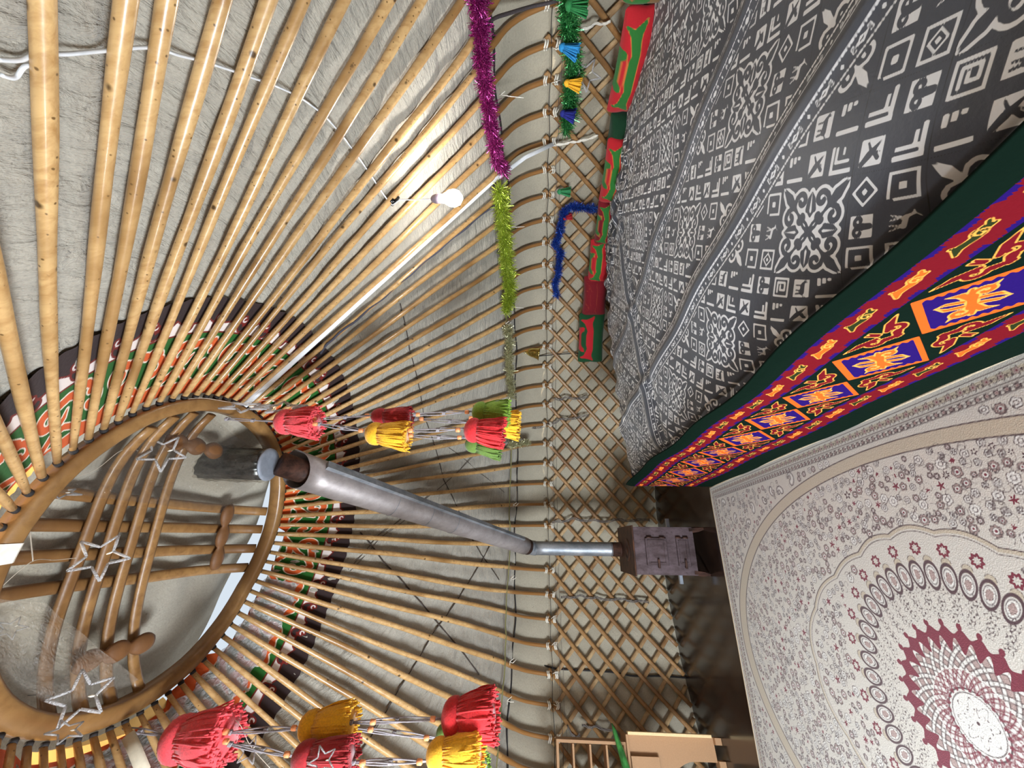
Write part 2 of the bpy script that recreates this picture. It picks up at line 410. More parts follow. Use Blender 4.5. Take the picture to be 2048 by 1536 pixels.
at = {k: sample(T, ext, u, np.clip(v, .002, .998)) for k, T in bands.items()}
at['brn'] = np.where(v > .5, -1, at['brn']); at['red'] = np.where(v > .5, -1, at['red'])
jag = .006 * np.sin(TH * NB * 4)
M_band = layered('painted_felt', lin(58, 42, 40), [('wht', lin(224, 212, 206)), ('brn', lin(50, 36, 35)), ('red', lin(112, 30, 22)), ('grn', lin(34, 92, 32)), ('rln', lin(112, 30, 22)), ('org', lin(206, 92, 42)), ('wln', lin(232, 222, 204))], .0016, .95, .1, (50, .4))
link('ornament_band', grid_mesh('ornament_band', felt(TH, FF + jag * np.clip(1 - v * 6, 0, 1) * .3, .030), M_band, at, wrap=True), roof)

# orange translucent strips added in the crown gaps to give a warm sun glow
m_ = NT('sun_glow_strip'); tl = m_.n('ShaderNodeBsdfTranslucent'); tl.inputs[0].default_value = (.95, .52, .16, 1); mx = m_.n('ShaderNodeMixShader'); mx.inputs[0].default_value = .7
m_.set(lin(206, 160, 100), .9); m_.l(m_.b.outputs[0], mx.inputs[1]); m_.l(tl.outputs[0], mx.inputs[2]); m_.l(mx.outputs[0], m_.t.nodes['Material Output'].inputs[0])
for k0, k1 in ((-16.5, -11.3), (38, 46.5)):
    P = np.zeros((50, 5, 3))
    for i in range(50):
        th = PH + DPH + (DI + DD) * (k0 + (k1 - k0) * i / 49); e_ = float(f_end(th)) - .006
        for j in range(5): P[i, j] = felt(th, e_ + (1.0 - e_) * j / 4, .034 + .002 * math.sin(i * 1.3))
    link('sun_glow_strip', grid_mesh('sun_glow_strip', P, m_.m), roof)

# straps pressed over the roof felt (read as dark crossing lines)
def on_felt(pix, off=.034):
    q = [roof_hit(*p) for p in pix]; out = []
    for (a, b) in zip(q[:-1], q[1:]):
        for k in range(10):
            s = k / 10; out.append(felt(a[0] + (b[0] - a[0]) * s, a[1] + (b[1] - a[1]) * s, off))
    out.append(felt(q[-1][0], q[-1][1], off)); return out
for pix, wd in [([(803, 605), (822, 700), (850, 830), (890, 960), (935, 1060), (965, 1110), (1000, 1160)], .009),
                ([(724, 1065), (770, 1125), (830, 1190), (880, 1250), (960, 1350)], .008),
                ([(985, 1085), (930, 1180), (870, 1265), (800, 1380), (722, 1510)], .008),
                ([(700, 1140), (760, 1070), (850, 1000), (950, 910)], .004), ([(704, 1143), (764, 1075), (853, 1005)], .003),
                ([(1000, 800), (1040, 850), (1000, 910)], .003), ([(900, 895), (960, 945), (1010, 985)], .003)]:
    mb = MB(); mb.tube(on_felt(pix), wd, 6, flat=.35); mb.build('felt_strap', M_strap, roof)

# roof poles: bent foot tied to the lattice, straight to the crown
FS = np.concatenate([np.linspace(0, .2, 15), np.linspace(.24, 1, 17)])
SHIFT = {-11: .12, -10: .32, -9: -.10, -8: -.10, -7: -.06, -6: -.32, -5: -.18, -3: -.16, -1: .28, 5: -.1, 9: .12, 14: -.12, 25: .1, 28: -.1}
for i in range(-18, 58):
    a = random.uniform(-1, 1); b = random.uniform(-1, 1); ph = random.uniform(0, 6)
    r0 = random.uniform(.0185, .0225); pts = []; rs = []
    K = knot(i + SHIFT.get(i, 0)); T_ = ringp(i); side = np.cross(T_ - K, [0, 0, 1]); side /= np.linalg.norm(side)
    for f in FS:
        s = math.sin(f * PI)
        q_ = polept(i, f); q_ = q_ + (K - knot(i)) * (1 - f) * min(1, f / .25)
        pts.append(q_ + side * (.010 * a * s + .008 * math.sin(ph + f * 9) * s) + np.array([0, 0, 1]) * .008 * b * s * math.sin(f * 5 + ph))
        rr = r0 * (.86 if f < .1 else 1) * (1 + .06 * math.sin(ph + f * 31)) * (1 - .30 * max(0, (f - .45) / .55)) * (1 - .15 * max(0, (f - .95) / .05))
        rs.append(rr)
    mb = MB(); mb.tube(pts, rs, 10, att=list(FS)); mb.build('roof_pole', M_pole, roof, att='F')
mb = MB()
for i in range(-18, 58):
    a_, b_ = polept(i, .9965), polept(i, 1.004); mb.tube([a_, b_], .0148, 10)
tag(mb.build('pole_socket', M_black, roof), kind='stuff')  # black collars stand in for the shade inside the pole holes
# white ties where every pole meets the lattice
tie_meshes = []
def tie_mb(i):
    mb = MB(); p = polept(i, .004); c = np.array([CX, CY, p[2]]); inn = c - p; inn /= np.linalg.norm(inn); tan = np.cross(inn, [0, 0, 1])
    for dz in (.03, .014, -.05, -.066):
        pts = [p + np.array([0, 0, dz]) + .030 * (math.cos(t) * inn + math.sin(t) * tan) + np.array([0, 0, .006 * math.sin(t * 2 + i)]) for t in np.linspace(0, 2 * PI, 11)]
        mb.tube(pts, .0066, 5, cap=False)
    q = p + inn * .032; e = [q + np.array([0, 0, -.02]), q + inn * .012 + tan * random.uniform(-.03, .03) + np.array([0, 0, -.05]), q + tan * random.uniform(-.05, .05) + np.array([0, 0, -.085])]
    mb.tube(e, .003, 4); return mb
for i in range(-4, 34): tie_mb(i).build('tie', M_string, roof)

# lattice wall: two layers of crossing laths
z0, z1 = .02, HZ + .045
def lath(i0, sgn, r, mat, top):
    pts = []; n = 26
    for k in range(n + 1):
        s = k / n; z = z0 + (top - z0) * s; th = PH + DI * i0 + sgn * (HZ - z) * .375
        pts.append((CX + r * math.sin(th), CY + r * math.cos(th), z))
    mb = MB(); mb.tube(pts, .0205, 8, flat=.4, up=(math.sin(th), math.cos(th), 0)); o = mb.build('lattice_lath', mat, wall); return o
for i in range(-16, 46):
    lath(i, -1, R - .004, M_lath, z1)
    lath(i + .04, 1, R + .020, M_lath2, z1 - .02)

# thin cords along the lattice top
for z, r, wd in ((HZ + .012, R - .02, .003), (HZ - .062, R - .012, .0025), (HZ - .10, R + .02, .002)):
    mb = MB(); pts = [(CX + (r + .004 * math.sin(k * 1.7)) * math.sin(t), CY + (r + .004 * math.sin(k * 1.7)) * math.cos(t), z + .006 * math.sin(k * .9)) for k, t in enumerate(np.linspace(-1.35, 1.75, 120))]
    mb.tube(pts, wd, 5); mb.build('lattice_cord', M_black if z > HZ else M_greycord, wall)

# felt cover over the crown
th = np.linspace(0, 2 * PI, 120, endpoint=False); rr = np.linspace(0, 1, 26)
TH, Q = np.meshgrid(th, rr, indexing='ij')
rad = .86 * Q * (1 + (GR(TH) - 1) * Q)
gap = np.clip(np.cos(TH - math.atan2(-.55, .75)), 0, 1) ** 1.5     # the far left side is folded up
zc = .30 - .24 * Q ** 2 + .20 * gap * Q ** 3 + .24 * Q ** 4 * np.clip(np.cos(TH - PI), 0, 1) + .008 * np.sin(TH * 9 + Q * 14) * Q + .012 * np.sin(Q * 17 + TH * 3)
P = np.stack([RCX + rad * np.sin(TH), RCY + rad * np.cos(TH), HH + TX * np.sin(TH) * Q + TY * np.cos(TH) * Q + zc], -1)
link('crown_cover', grid_mesh('crown_cover', P, M_cover, wrap=True), roof)

# ================================================================== CROWN
NRM = Vector((-TX / RR, -TY / RR, 1)).normalized()
def rp(u, v, h=0.0):
    g = float(1 + (GR(math.atan2(u, v)) - 1) * min(1, math.hypot(u, v))); u, v = u * g, v * g
    return np.array([RCX + RR * u, RCY + RR * v, HH + TX * u + TY * v + h])
crown = empty('roof_crown', tuple(rp(0, 0)), 'round wooden roof crown with crossing bowed bars at the top of the yurt', 'roof crown')
mb = MB(); n = 96; vs = []; fs = []
sec = [(.985, -.022), (.97, -.032), (.91, -.032), (.895, -.02), (.895, .04), (.91, .05), (.97, .05), (.985, .04)]
for k in range(n):
    t = 2 * PI * k / n
    for (q, h) in sec: vs.append(rp(q * math.sin(t), q * math.cos(t), h))
for k in range(n):
    for j in range(8): fs.append((k * 8 + j, k * 8 + (j + 1) % 8, ((k + 1) % n) * 8 + (j + 1) % 8, ((k + 1) % n) * 8 + j))
mb.add(vs, fs); mb.build('rim', M_crown, crown)
def bar(p, q, h, lift):
    pts = [rp(p[0] + (q[0] - p[0]) * s, p[1] + (q[1] - p[1]) * s, lift + h * (1 - (2 * s - 1) ** 4)) for s in np.linspace(0, 1, 25)]
    mb = MB(); mb.tube(pts, .030, 8, flat=.5); mb.build('cross_bar', M_crownb, crown)
for p, q in (((.86, .14), (-.90, -.15)), ((.88, .0), (-.86, -.30)), ((.86, -.14), (-.80, -.44)), ((.80, -.28), (-.72, -.58))): bar(p, q, .15, .02)
for p, q in (((.52, -.76), (-.12, .90)), ((.36, -.84), (-.28, .86)), ((.20, -.88), (-.44, .80)), ((.03, -.92), (-.58, .72))): bar(p, q, .16, .055)
def spacer(pix, lift):
    pts = []
    for (x, y) in pix:
        c = rp(0, 0, lift); d = rdir(x, y); nn = np.array(NRM); t = ((c - CAM) @ nn) / (d @ nn); pts.append(CAM + d * t)
    p0, p1 = pts[0], pts[-1]; fine = [p0 + (p1 - p0) * s for s in np.linspace(0, 1, 22)]
    rs = [.016 + .034 * abs(math.sin(s * PI * 3)) ** .6 for s in np.linspace(0.02, .98, 22)]
    mb = MB(); mb.tube(fine, rs, 10, flat=.5); mb.build('carved_spacer', M_spacer, crown)
spacer([(459, 1010), (430, 1138)], .14); spacer([(334, 878), (442, 905)], .10); spacer([(148, 1332), (306, 1280)], .08)

# clear film under the cover and bubble wrap at the rim
def film(pix, lift, mat, amp, name, n=26):
    (a, b, c, d) = [np.array(p, float) for p in pix]; P = np.zeros((n, n, 3)); nn = np.array(NRM); cc = rp(0, 0, lift)
    for i in range(n):
        for j in range(n):
            u, v = i / (n - 1), j / (n - 1); p = (a * (1 - u) + b * u) * (1 - v) + (d * (1 - u) + c * u) * v
            q = rdir(*p); t = ((cc - CAM) @ nn) / (q @ nn); P[i, j] = CAM + q * t + nn * amp * (math.sin(u * 13 + v * 5) * .4 + math.sin(v * 17 - u * 7) * .35 + math.sin((u + v) * 23) * .25 - 1.2 * math.sin(u * PI) * math.sin(v * PI))
    return grid_mesh(name, P, mat)
o = link('plastic_film', film([(120, 985), (400, 815), (552, 935), (440, 1025)], .09, M_film, .012, 'plastic_film'))
tag(o, 'crumpled clear plastic film stretched under the crown cover beside the chimney', 'plastic film')
o = link('plastic_film', film([(-160, 1190), (90, 1205), (330, 1405), (-60, 1520)], .05, M_frost, .02, 'plastic_film'))
tag(o, 'cloudy plastic sheet bulging over the lower left of the crown', 'plastic sheet')
def wrap_strip(k0, k1, f0, f1):
    P = np.zeros((60, 16, 3))
    for i in range(60):
        for j in range(16):
            kk = k0 + (k1 - k0) * i / 59; th = PH + DPH + (DI + DD) * kk; f = f0 + (f1 - f0) * j / 15
            P[i, j] = felt(th, f + .006 * math.sin(i * .9), .022 + .005 * math.sin(i * 2.1 + j * 1.7) + .004 * math.sin(j * 2.6 - i))
    return grid_mesh('bubble_wrap', P, M_bubble)
tag(link('bubble_wrap', wrap_strip(27.5, 44, .895, .975)), 'strip of clear bubble wrap tucked behind the poles under the rim', 'bubble wrap')

# ================================================================== LAMP AND CABLES
def pole_pt(i, x, inward=.03):
    f = pole_at(i, x); p = polept(i, f); c = np.array([CX, CY, p[2] - .8]) - p; return p + c / np.linalg.norm(c) * inward
lp = pole_pt(1, 782); dpt = lp[1]
lamp = empty('light_bulb', tuple(at_y(895, 397, dpt)), 'lit white bulb hanging on a short wire from a roof pole', 'lamp')
M_bulb = NT('lit_bulb'); M_bulb = M_bulb.set((1, 1, 1), .3, 0, Emission_Color=(1, .985, .96, 1), Emission_Strength=220.0)
b0 = at_y(862, 398, dpt); b1 = at_y(884, 397, dpt); bc = at_y(898, 397, dpt); ax = bc - b0
mb = MB(); L = np.linalg.norm(at_y(925, 397, dpt) - b1)
mb.lathe(b1, ax, [(0, .022), (.02, .030), (L * .35, .046), (L * .6, .052), (L * .85, .040), (L, .01)], 20); mb.build('bulb', M_bulb, lamp)
mb = MB(); mb.lathe(b0, ax, [(0, .010), (.012, .022), (.03, .028), (np.linalg.norm(b1 - b0) + .004, .028)], 16); mb.build('socket', plain('grey_socket', lin(126, 112, 122), .5), lamp)
mb = MB(); mb.tube([lp, at_y(800, 399, dpt), at_y(830, 400, dpt), b0 + ax * .0], .0035, 6); mb.build('lamp_wire', M_white, lamp)
mb = MB(); pd = polept(1, pole_at(1, 790)) - polept(1, pole_at(1, 774)); pd /= np.linalg.norm(pd); pc = polept(1, pole_at(1, 782))
mb.lathe(pc - pd * .014, pd, [(0, .0275), (.028, .0275)], 14); mb.tube([pc + [0, 0, -.02], pc + [.0, -.02, -.045], pc + [.01, -.03, -.06]], .008, 6); mb.build('black_tape', M_tape, lamp)
def cable(name, pts, r, mat, label, cat, n=6):
    q = [np.asarray(p, float) for p in pts]; out = []
    for k in range(len(q) - 1):
        p0 = q[max(k - 1, 0)]; p1 = q[k]; p2 = q[k + 1]; p3 = q[min(k + 2, len(q) - 1)]
        for s in np.linspace(0, 1, 6, endpoint=False):
            out.append(.5 * ((2 * p1) + (p2 - p0) * s + (2 * p0 - 5 * p1 + 4 * p2 - p3) * s * s + (3 * p1 - p0 - 3 * p2 + p3) * s ** 3))
    out.append(q[-1]); mb = MB(); mb.tube(out, r, n)
    return tag(mb.build(name, mat), label, cat)
def behind(x, y, off=.012): th, f = roof_hit(x, y); return felt(th, f, off)
cable('lamp_cable', [behind(x, y, .022) for x, y in [(-30, 88), (20, 92), (60, 78), (110, 76), (200, 80), (290, 68), (350, 88), (400, 104), (450, 118), (500, 140), (545, 158), (600, 185), (650, 225), (690, 270), (735, 335), (768, 385)]] + [list(lp)], .0042, M_white, 'thin white lamp cable running behind the roof poles to the bulb', 'cable')
cable('lamp_cable', [behind(x, y, .02) for x, y in [(-30, 112), (0, 118), (30, 105), (70, 96)]], .0042, M_white, 'short second white cable at the top left corner joined by black tape', 'cable')
strip_pts = []
for x in np.linspace(985, 490, 14):
    p = polept(4, pole_at(4, x)); strip_pts.append(p + np.array([-.03, -.01, -.004]))
def flat_strip(name, pts, wd, mat, label, cat):
    mb = MB(); mb.tube(pts, wd, 8, flat=.25, up=(0, -.6, -.8)); return tag(mb.build(name, mat), label, cat)
flat_strip('white_strip', [at_y(1106, 288, knot(4)[1] - .05), at_y(1050, 315, knot(4)[1] - .12)] + strip_pts, .017, M_white, 'long white plastic trunking strip lying along a roof pole up to the crown', 'cable trunking')
dr = []
for x in np.linspace(1000, 645, 26):
    p = polept(5, pole_at(5, x)); dr.append(p + np.array([.006, .0, -.026]) + .006 * np.array([math.sin(x), math.cos(x * 1.3), 0]))
cable('dark_rope', [behind(640, 700, .01)] + dr[::-1], .0085, plain('dark_rope', lin(66, 66, 78), .8, 0, .4, 220), 'dark grey rope twisted along the underside of a roof pole below the white strip', 'rope')
# olive cord tying the poles together at the bend
cp_ = []
for i in range(-3, 34):
    for s in (0, .5):
        p = polept(i + s, .165 + .006 * math.sin(i * 1.3)); c = np.array([CX, CY, p[2] - .5]) - p
        cp_.append(p + c / np.linalg.norm(c) * (.028 if s == 0 else .012))
cable('olive_cord', cp_, .0065, plain('olive_cord', lin(122, 118, 74), .8, 0, .2, 200), 'olive green cord looped from pole to pole where the roof poles bend', 'cord', 5)
# loose white string ends on that cord
mbk = 0
for (x, y) in ((985, 165), (1003, 440), (1006, 605), (1000, 640), (1018, 1010), (1012, 1160), (1010, 1330), (1004, 1410)):
    th, f = roof_hit(x, y); p = felt(th, f, -.06); c = np.array([CX, CY, p[2]]) - p; c /= np.linalg.norm(c); tn = np.cross(c, [0, 0, 1])
    lng = .16 if y in (165, 605, 440) else .06
    mb = MB(); mb.tube([p + tn * .02, p + c * .02, p + c * .03 + [0, 0, -lng * .5] + tn * .01, p + c * .035 + np.array([0, 0, -lng]) + tn * .02 * math.sin(y)], .0032, 5)
    mb.tube([p - tn * .02, p + c * .03, p + c * .03 + [0, 0, -.04] - tn * .03], .0032, 5)
    mb.build('loose_string', M_string, bpy.data.objects['olive_cord'])

# ================================================================== STOVE AND CHIMNEY
f1 = plane(1407, 1055, 0); f2 = plane(1422, 1152, 0)
ex = (f2 - f1); wst = np.linalg.norm(ex); ex /= wst; ey = np.array([-ex[1], ex[0], 0.]); ey = ey if ey[1] > 0 else -ey; ez = np.array([0, 0, 1.])
fc = (f1 + f2) / 2; SD = .66; ZT = .615; ZB = .10
stove = empty('stove', tuple(fc + ey * SD / 2), 'dark iron box stove on short legs in front of the lattice wall', 'stove')
S = lambda a, b, c: fc + ex * a + ey * b + ez * c
hw = wst / 2
mb = MB(); mb.box(S(0, SD / 2, (ZT + ZB) / 2), (ey, ex, ez), (SD / 2, hw, (ZT - ZB) / 2), 0, .006); mb.build('body', M_iron, stove, False)
mb = MB(); mb.box(S(0, SD / 2 + .004, ZT + .006), (ex, ey, ez), (hw + .012, SD / 2 + .012, .007), 0, .004)
mb.build('top_plate', M_irontop, stove, False)
mb = MB(); mb.lathe(S(0, .24, ZT + .013), ez, [(0, .10), (.006, .098), (.007, .07), (.004, .068), (.004, .03), (.009, .028)], 24); mb.build('cook_ring', M_irontop, stove)
for a, b in ((-1, .02), (1, .02), (-1, SD - .02), (1, SD - .02)):
    mb = MB(); mb.tube([S(a * (hw - .022), b, ZB + .03), S(a * (hw - .016), b - .004, ZB * .5), S(a * (hw - .008), b - .01, .0)], [.026, .022, .012], 6); mb.build('leg', M_rust, stove, False)
def door(name, zc, hz, hx, cx0):
    mb = MB(); mb.box(S(cx0, -.008, zc), (ex, ey, ez), (hx, .010, hz), 0, .004); d = mb.build(name, M_iron, stove, False)
    mb = MB()
    for (a, c, la, lc) in ((0, hz - .022, hx - .014, .006), (0, -hz + .022, hx - .014, .006)): mb.box(S(cx0 + a, -.020, zc + c), (ex, ey, ez), (la, .004, lc))
    for s in (-1, 1): mb.box(S(cx0 + s * (hx - .018), -.020, zc), (ex, ey, ez), (.006, .004, hz - .024))
    mb.build('raised_frame', M_iron, d, False)
    mb = MB(); mb.box(S(cx0 + hx - .012, -.034, zc - .004), (ex, ey, ez), (.034, .006, .009), 0, .003); mb.lathe(S(cx0 + hx + .012, -.03, zc - .004), -ey, [(-.02, .007), (.01, .007)], 8); mb.build('latch_handle', M_ash if False else M_rust, d, False)
    for s in (-.6, .6):
        mb = MB(); mb.lathe(S(cx0 - hx - .008, -.012, zc + s * hz - .022), ez, [(0, .008), (.044, .008)], 8); mb.build('hinge', M_rust, d)
door('fire_door', .43, .092, .108, .01); door('ash_door', .205, .052, .108, .01)
for s in (-1, 1):
    mb = MB(); mb.box(S(s * (hw + .03), SD * .5, ZB + .11 if s < 0 else ZB + .05), (ex, ey, ez), (.06, .018, .016), 0, .003); mb.build('tray_edge', M_ash, stove, False)
# stove pipe
pb = S(.0, SD - .10, ZT + .012); Yp = pb[1]
xo = px(pb)[1]
e0 = at_y(1062, 1101, Yp); bot = np.array([pb[0], pb[1], ZT + .013]); elbow = np.array([pb[0], pb[1], e0[2]])
pr = .066
top = at_y(556, 926, 2.44); col_c = at_y(536, 929, 2.42)
pipe = empty('stove_pipe', tuple(bot), 'galvanised chimney pipe rising from the stove and slanting up to the crown', 'chimney pipe')
mb = MB(); mb.lathe(bot, ez, [(0, pr + .006), (.012, pr + .006), (.013, pr + .001), (.10, pr + .001), (.102, pr - .002)], 24); mb.build('collar', M_rust, pipe)
mb = MB(); mb.lathe(bot + ez * .09, ez, [(0, pr + .003), (.01, pr)] + [(s * (elbow[2] - bot[2] - .12), pr) for s in np.linspace(.05, 1, 8)], 24); mb.build('lower_pipe', M_zinc, pipe)
dirp = top - elbow; Lp = np.linalg.norm(dirp); dirp /= Lp
mb = MB(); pts = [elbow - ez * .05] + [elbow + (-ez * .03 * (1 - s) + dirp * .06 * s) for s in np.linspace(0, 1, 5)] + [elbow + dirp * .12]
mb.tube(pts, [pr + .004] * len(pts), 24); mb.build('elbow', M_zinc, pipe)
mb = MB(); mb.tube([elbow + dirp * s for s in np.linspace(.05, Lp * .995, 10)], pr + .009, 24); mb.build('rusty_inner_pipe', M_rust, pipe)
# flared sheet-metal sleeve with an oblique open end, and a square channel along it
up = np.cross(dirp, [0, 0, 1.]); up /= np.linalg.norm(up); vv = np.cross(dirp, up)
n = 40; m = 18; P = np.zeros((n, m, 3))
for i in range(n):
    t = 2 * PI * i / n
    for j in range(m):
        s = j / (m - 1); end = Lp - .03 - .09 * (math.cos(t) * .5 + .5) - .08 * (math.sin(t) * .5 + .5)
        d = .10 + (end - .10) * s; r = .080 + .040 * (d / Lp) ** 1.3 + .0015 * math.sin(j * 2.2)
        P[i, j] = elbow + dirp * d + r * (math.cos(t) * up + math.sin(t) * vv)
sl = link('sheet_sleeve', grid_mesh('sheet_sleeve', P, M_zinc2, wrap=True), pipe); sol = sl.modifiers.new('thick', 'SOLIDIFY'); sol.thickness = .003
cdir = np.array(rdir(700, 960)); nd = -cdir / np.linalg.norm(cdir); nd = nd - (nd @ dirp) * dirp; nd /= np.linalg.norm(nd); sd = np.cross(dirp, nd)
if (px(elbow + dirp + sd)[1] - px(elbow + dirp)[1]) > 0: sd = -sd
mb = MB(); pts = []
for s in np.linspace(.08, .90, 16):
    d = s * Lp; r = .080 + .040 * s ** 1.3; a = .75; pts.append(elbow + dirp * d + (r + .008) * (math.cos(a) * nd + math.sin(a) * sd))
mb.tube(pts, [.020 + .016 * k / 15 for k in range(16)], 4, flat=.8, up=nd + sd * .9); mb.build('seam_channel', M_zinc, pipe, False)
for s in (.42, .53, .66):
    r = .082 + .040 * s ** 1.3; mb = MB()
    mb.tube([elbow + dirp * (s * Lp) + r * (math.cos(t) * up + math.sin(t) * vv) for t in np.linspace(0, 2 * PI, 33)], .0022, 5, cap=False); mb.build('joint_ring', M_zinc, pipe)
cz = np.array([0, 0, 1.]); cd = at_y(415, 925, 2.42) - col_c; cl = np.linalg.norm(cd); cd /= cl
mb = MB(); mb.lathe(col_c - cd * .0, cd, [(-.010, .076), (-.010, .100), (.0, .102), (.004, .096), (.006, .094)], 30); mb.build('flange', plain('pale_zinc', lin(140, 146, 156), .6, .3), pipe)
mb = MB(); mb.lathe(col_c, cd, [(.004, .094), (.06, .096), (cl * .5, .095), (cl, .10), (cl + .25, .10)], 56, 0, .035, 14); mb.build('upper_sleeve', metal_mat('dark_sheet', lin(46, 46, 44), lin(120, 120, 116), .3, .8, 16), pipe)
P = np.zeros((36, 14, 3)); u1 = np.cross(cd, [0, 1, 0]); u1 /= np.linalg.norm(u1); u2 = np.cross(cd, u1)
for i in range(36):
    for j in range(14):
        t = 2 * PI * i / 36; r = .108 + .006 * math.sin(i * 3 + j) + .006 * math.sin(j * 2 - i * 2); P[i, j] = col_c + cd * (.02 + (cl + .02) * j / 13) + r * (math.cos(t) * u1 + math.sin(t) * u2)
link('film_wrap', grid_mesh('film_wrap', P, M_film, wrap=True), pipe)

# ================================================================== PLATFORM, CLOTH, FRONT COVER
A0 = plane(1425, 968, 0); B0 = plane(2048, 688, 0); ds = B0 - A0; ds /= np.linalg.norm(ds); nt = np.array([-ds[1], ds[0], 0.])
H = lambda s, t, z: A0 + ds * s + nt * t + np.array([0, 0, z])
PH_ = .70
def t_wall(s, r=2.88):                 # depth from the front chord to the wall
    p = (A0 + ds * s)[:2] - np.array([CX, CY]); b = p @ nt[:2]; c = p @ p - r * r
    return -b + math.sqrt(max(b * b - c, 0))
S0, S1 = .03, 3.75
plat = empty('seating_platform', tuple(H(1.7, .5, 0)), 'low wooden platform along the wall hidden under the cloth and the red and green cover', 'platform')
mb = MB(); ss = np.linspace(S0 + .03, S1, 30); tw = [max(t_wall(s, 2.93), .1) for s in ss]
vs = []; fs = []
for s, t_ in zip(ss, tw):
    for z in (0, PH_ - .075): vs += [H(s, .07, z), H(s, t_, z)]
for k in range(29):
    a = k * 4; b = a + 4
    fs += [(a, b, b + 1, a + 1), (a + 2, a + 3, b + 3, b + 2), (a, a + 2, b + 2, b), (a + 1, b + 1, b + 3, a + 3)]
fs += [(0, 1, 3, 2), (116, 118, 119, 117)]
M_plat = plain('platform_wood', lin(84, 66, 52), .7)
mb.add(vs, fs); mb.build('platform_body', M_plat, plat, False)
mb = MB(); mb.box(H((S0 + S1) / 2, .030, .014), (ds, nt, np.array([0, 0, 1.])), ((S1 - S0) / 2, .022, .014), 0, .004); mb.build('front_board', M_plat, plat, False)

# --- printed cloth pattern rasters
L = .4175; MH = .1225
ext_c = (-L / 2, L / 2, -L / 2, L / 2); X, Y = raster(ext_c, 340, 340)
ax_, ay_ = np.abs(X), np.abs(Y); hi, lo = np.maximum(ax_, ay_), np.minimum(ax_, ay_)
def strokes(hi, lo):
    d = dline(hi, lo, [(.066, .066), (.092, .088), (.122, .118)], [.010, .013, .001])
    d = np.minimum(d, dline(hi, lo, [(.070, .066), (.092, .058)] + spiral(.082, .038, .020, .008, 1.0, -4.2, 14), [.008] * 2 + [.0085] * 15))
    d = np.minimum(d, dline(hi, lo, [(.066, .064), (.05, .052)] + spiral(.040, .032, .017, .006, 1.4, 6.2, 12), [.0065] * 15))
    d = np.minimum(d, dline(hi, lo, [(0, 0), (.022, .012), (.05, .052)], [.008, .005, .006]))
    d = np.minimum(d, dline(hi, lo, [(.058, .012), (.085, .008), (.104, .0)], [.009, .007, .001]))
    d = np.minimum(d, dline(hi, lo, [(.04, .0), (.058, .012)], [.004, .006])); return d
sd = strokes(hi, lo)
medA = np.minimum(sd + .0008, .0078 - sd)
medB = .004 - np.abs(sd - .002)
medB = np.maximum(-(sd - .001), np.minimum(sd - .0035, .0065 - sd) * 0 - 1)
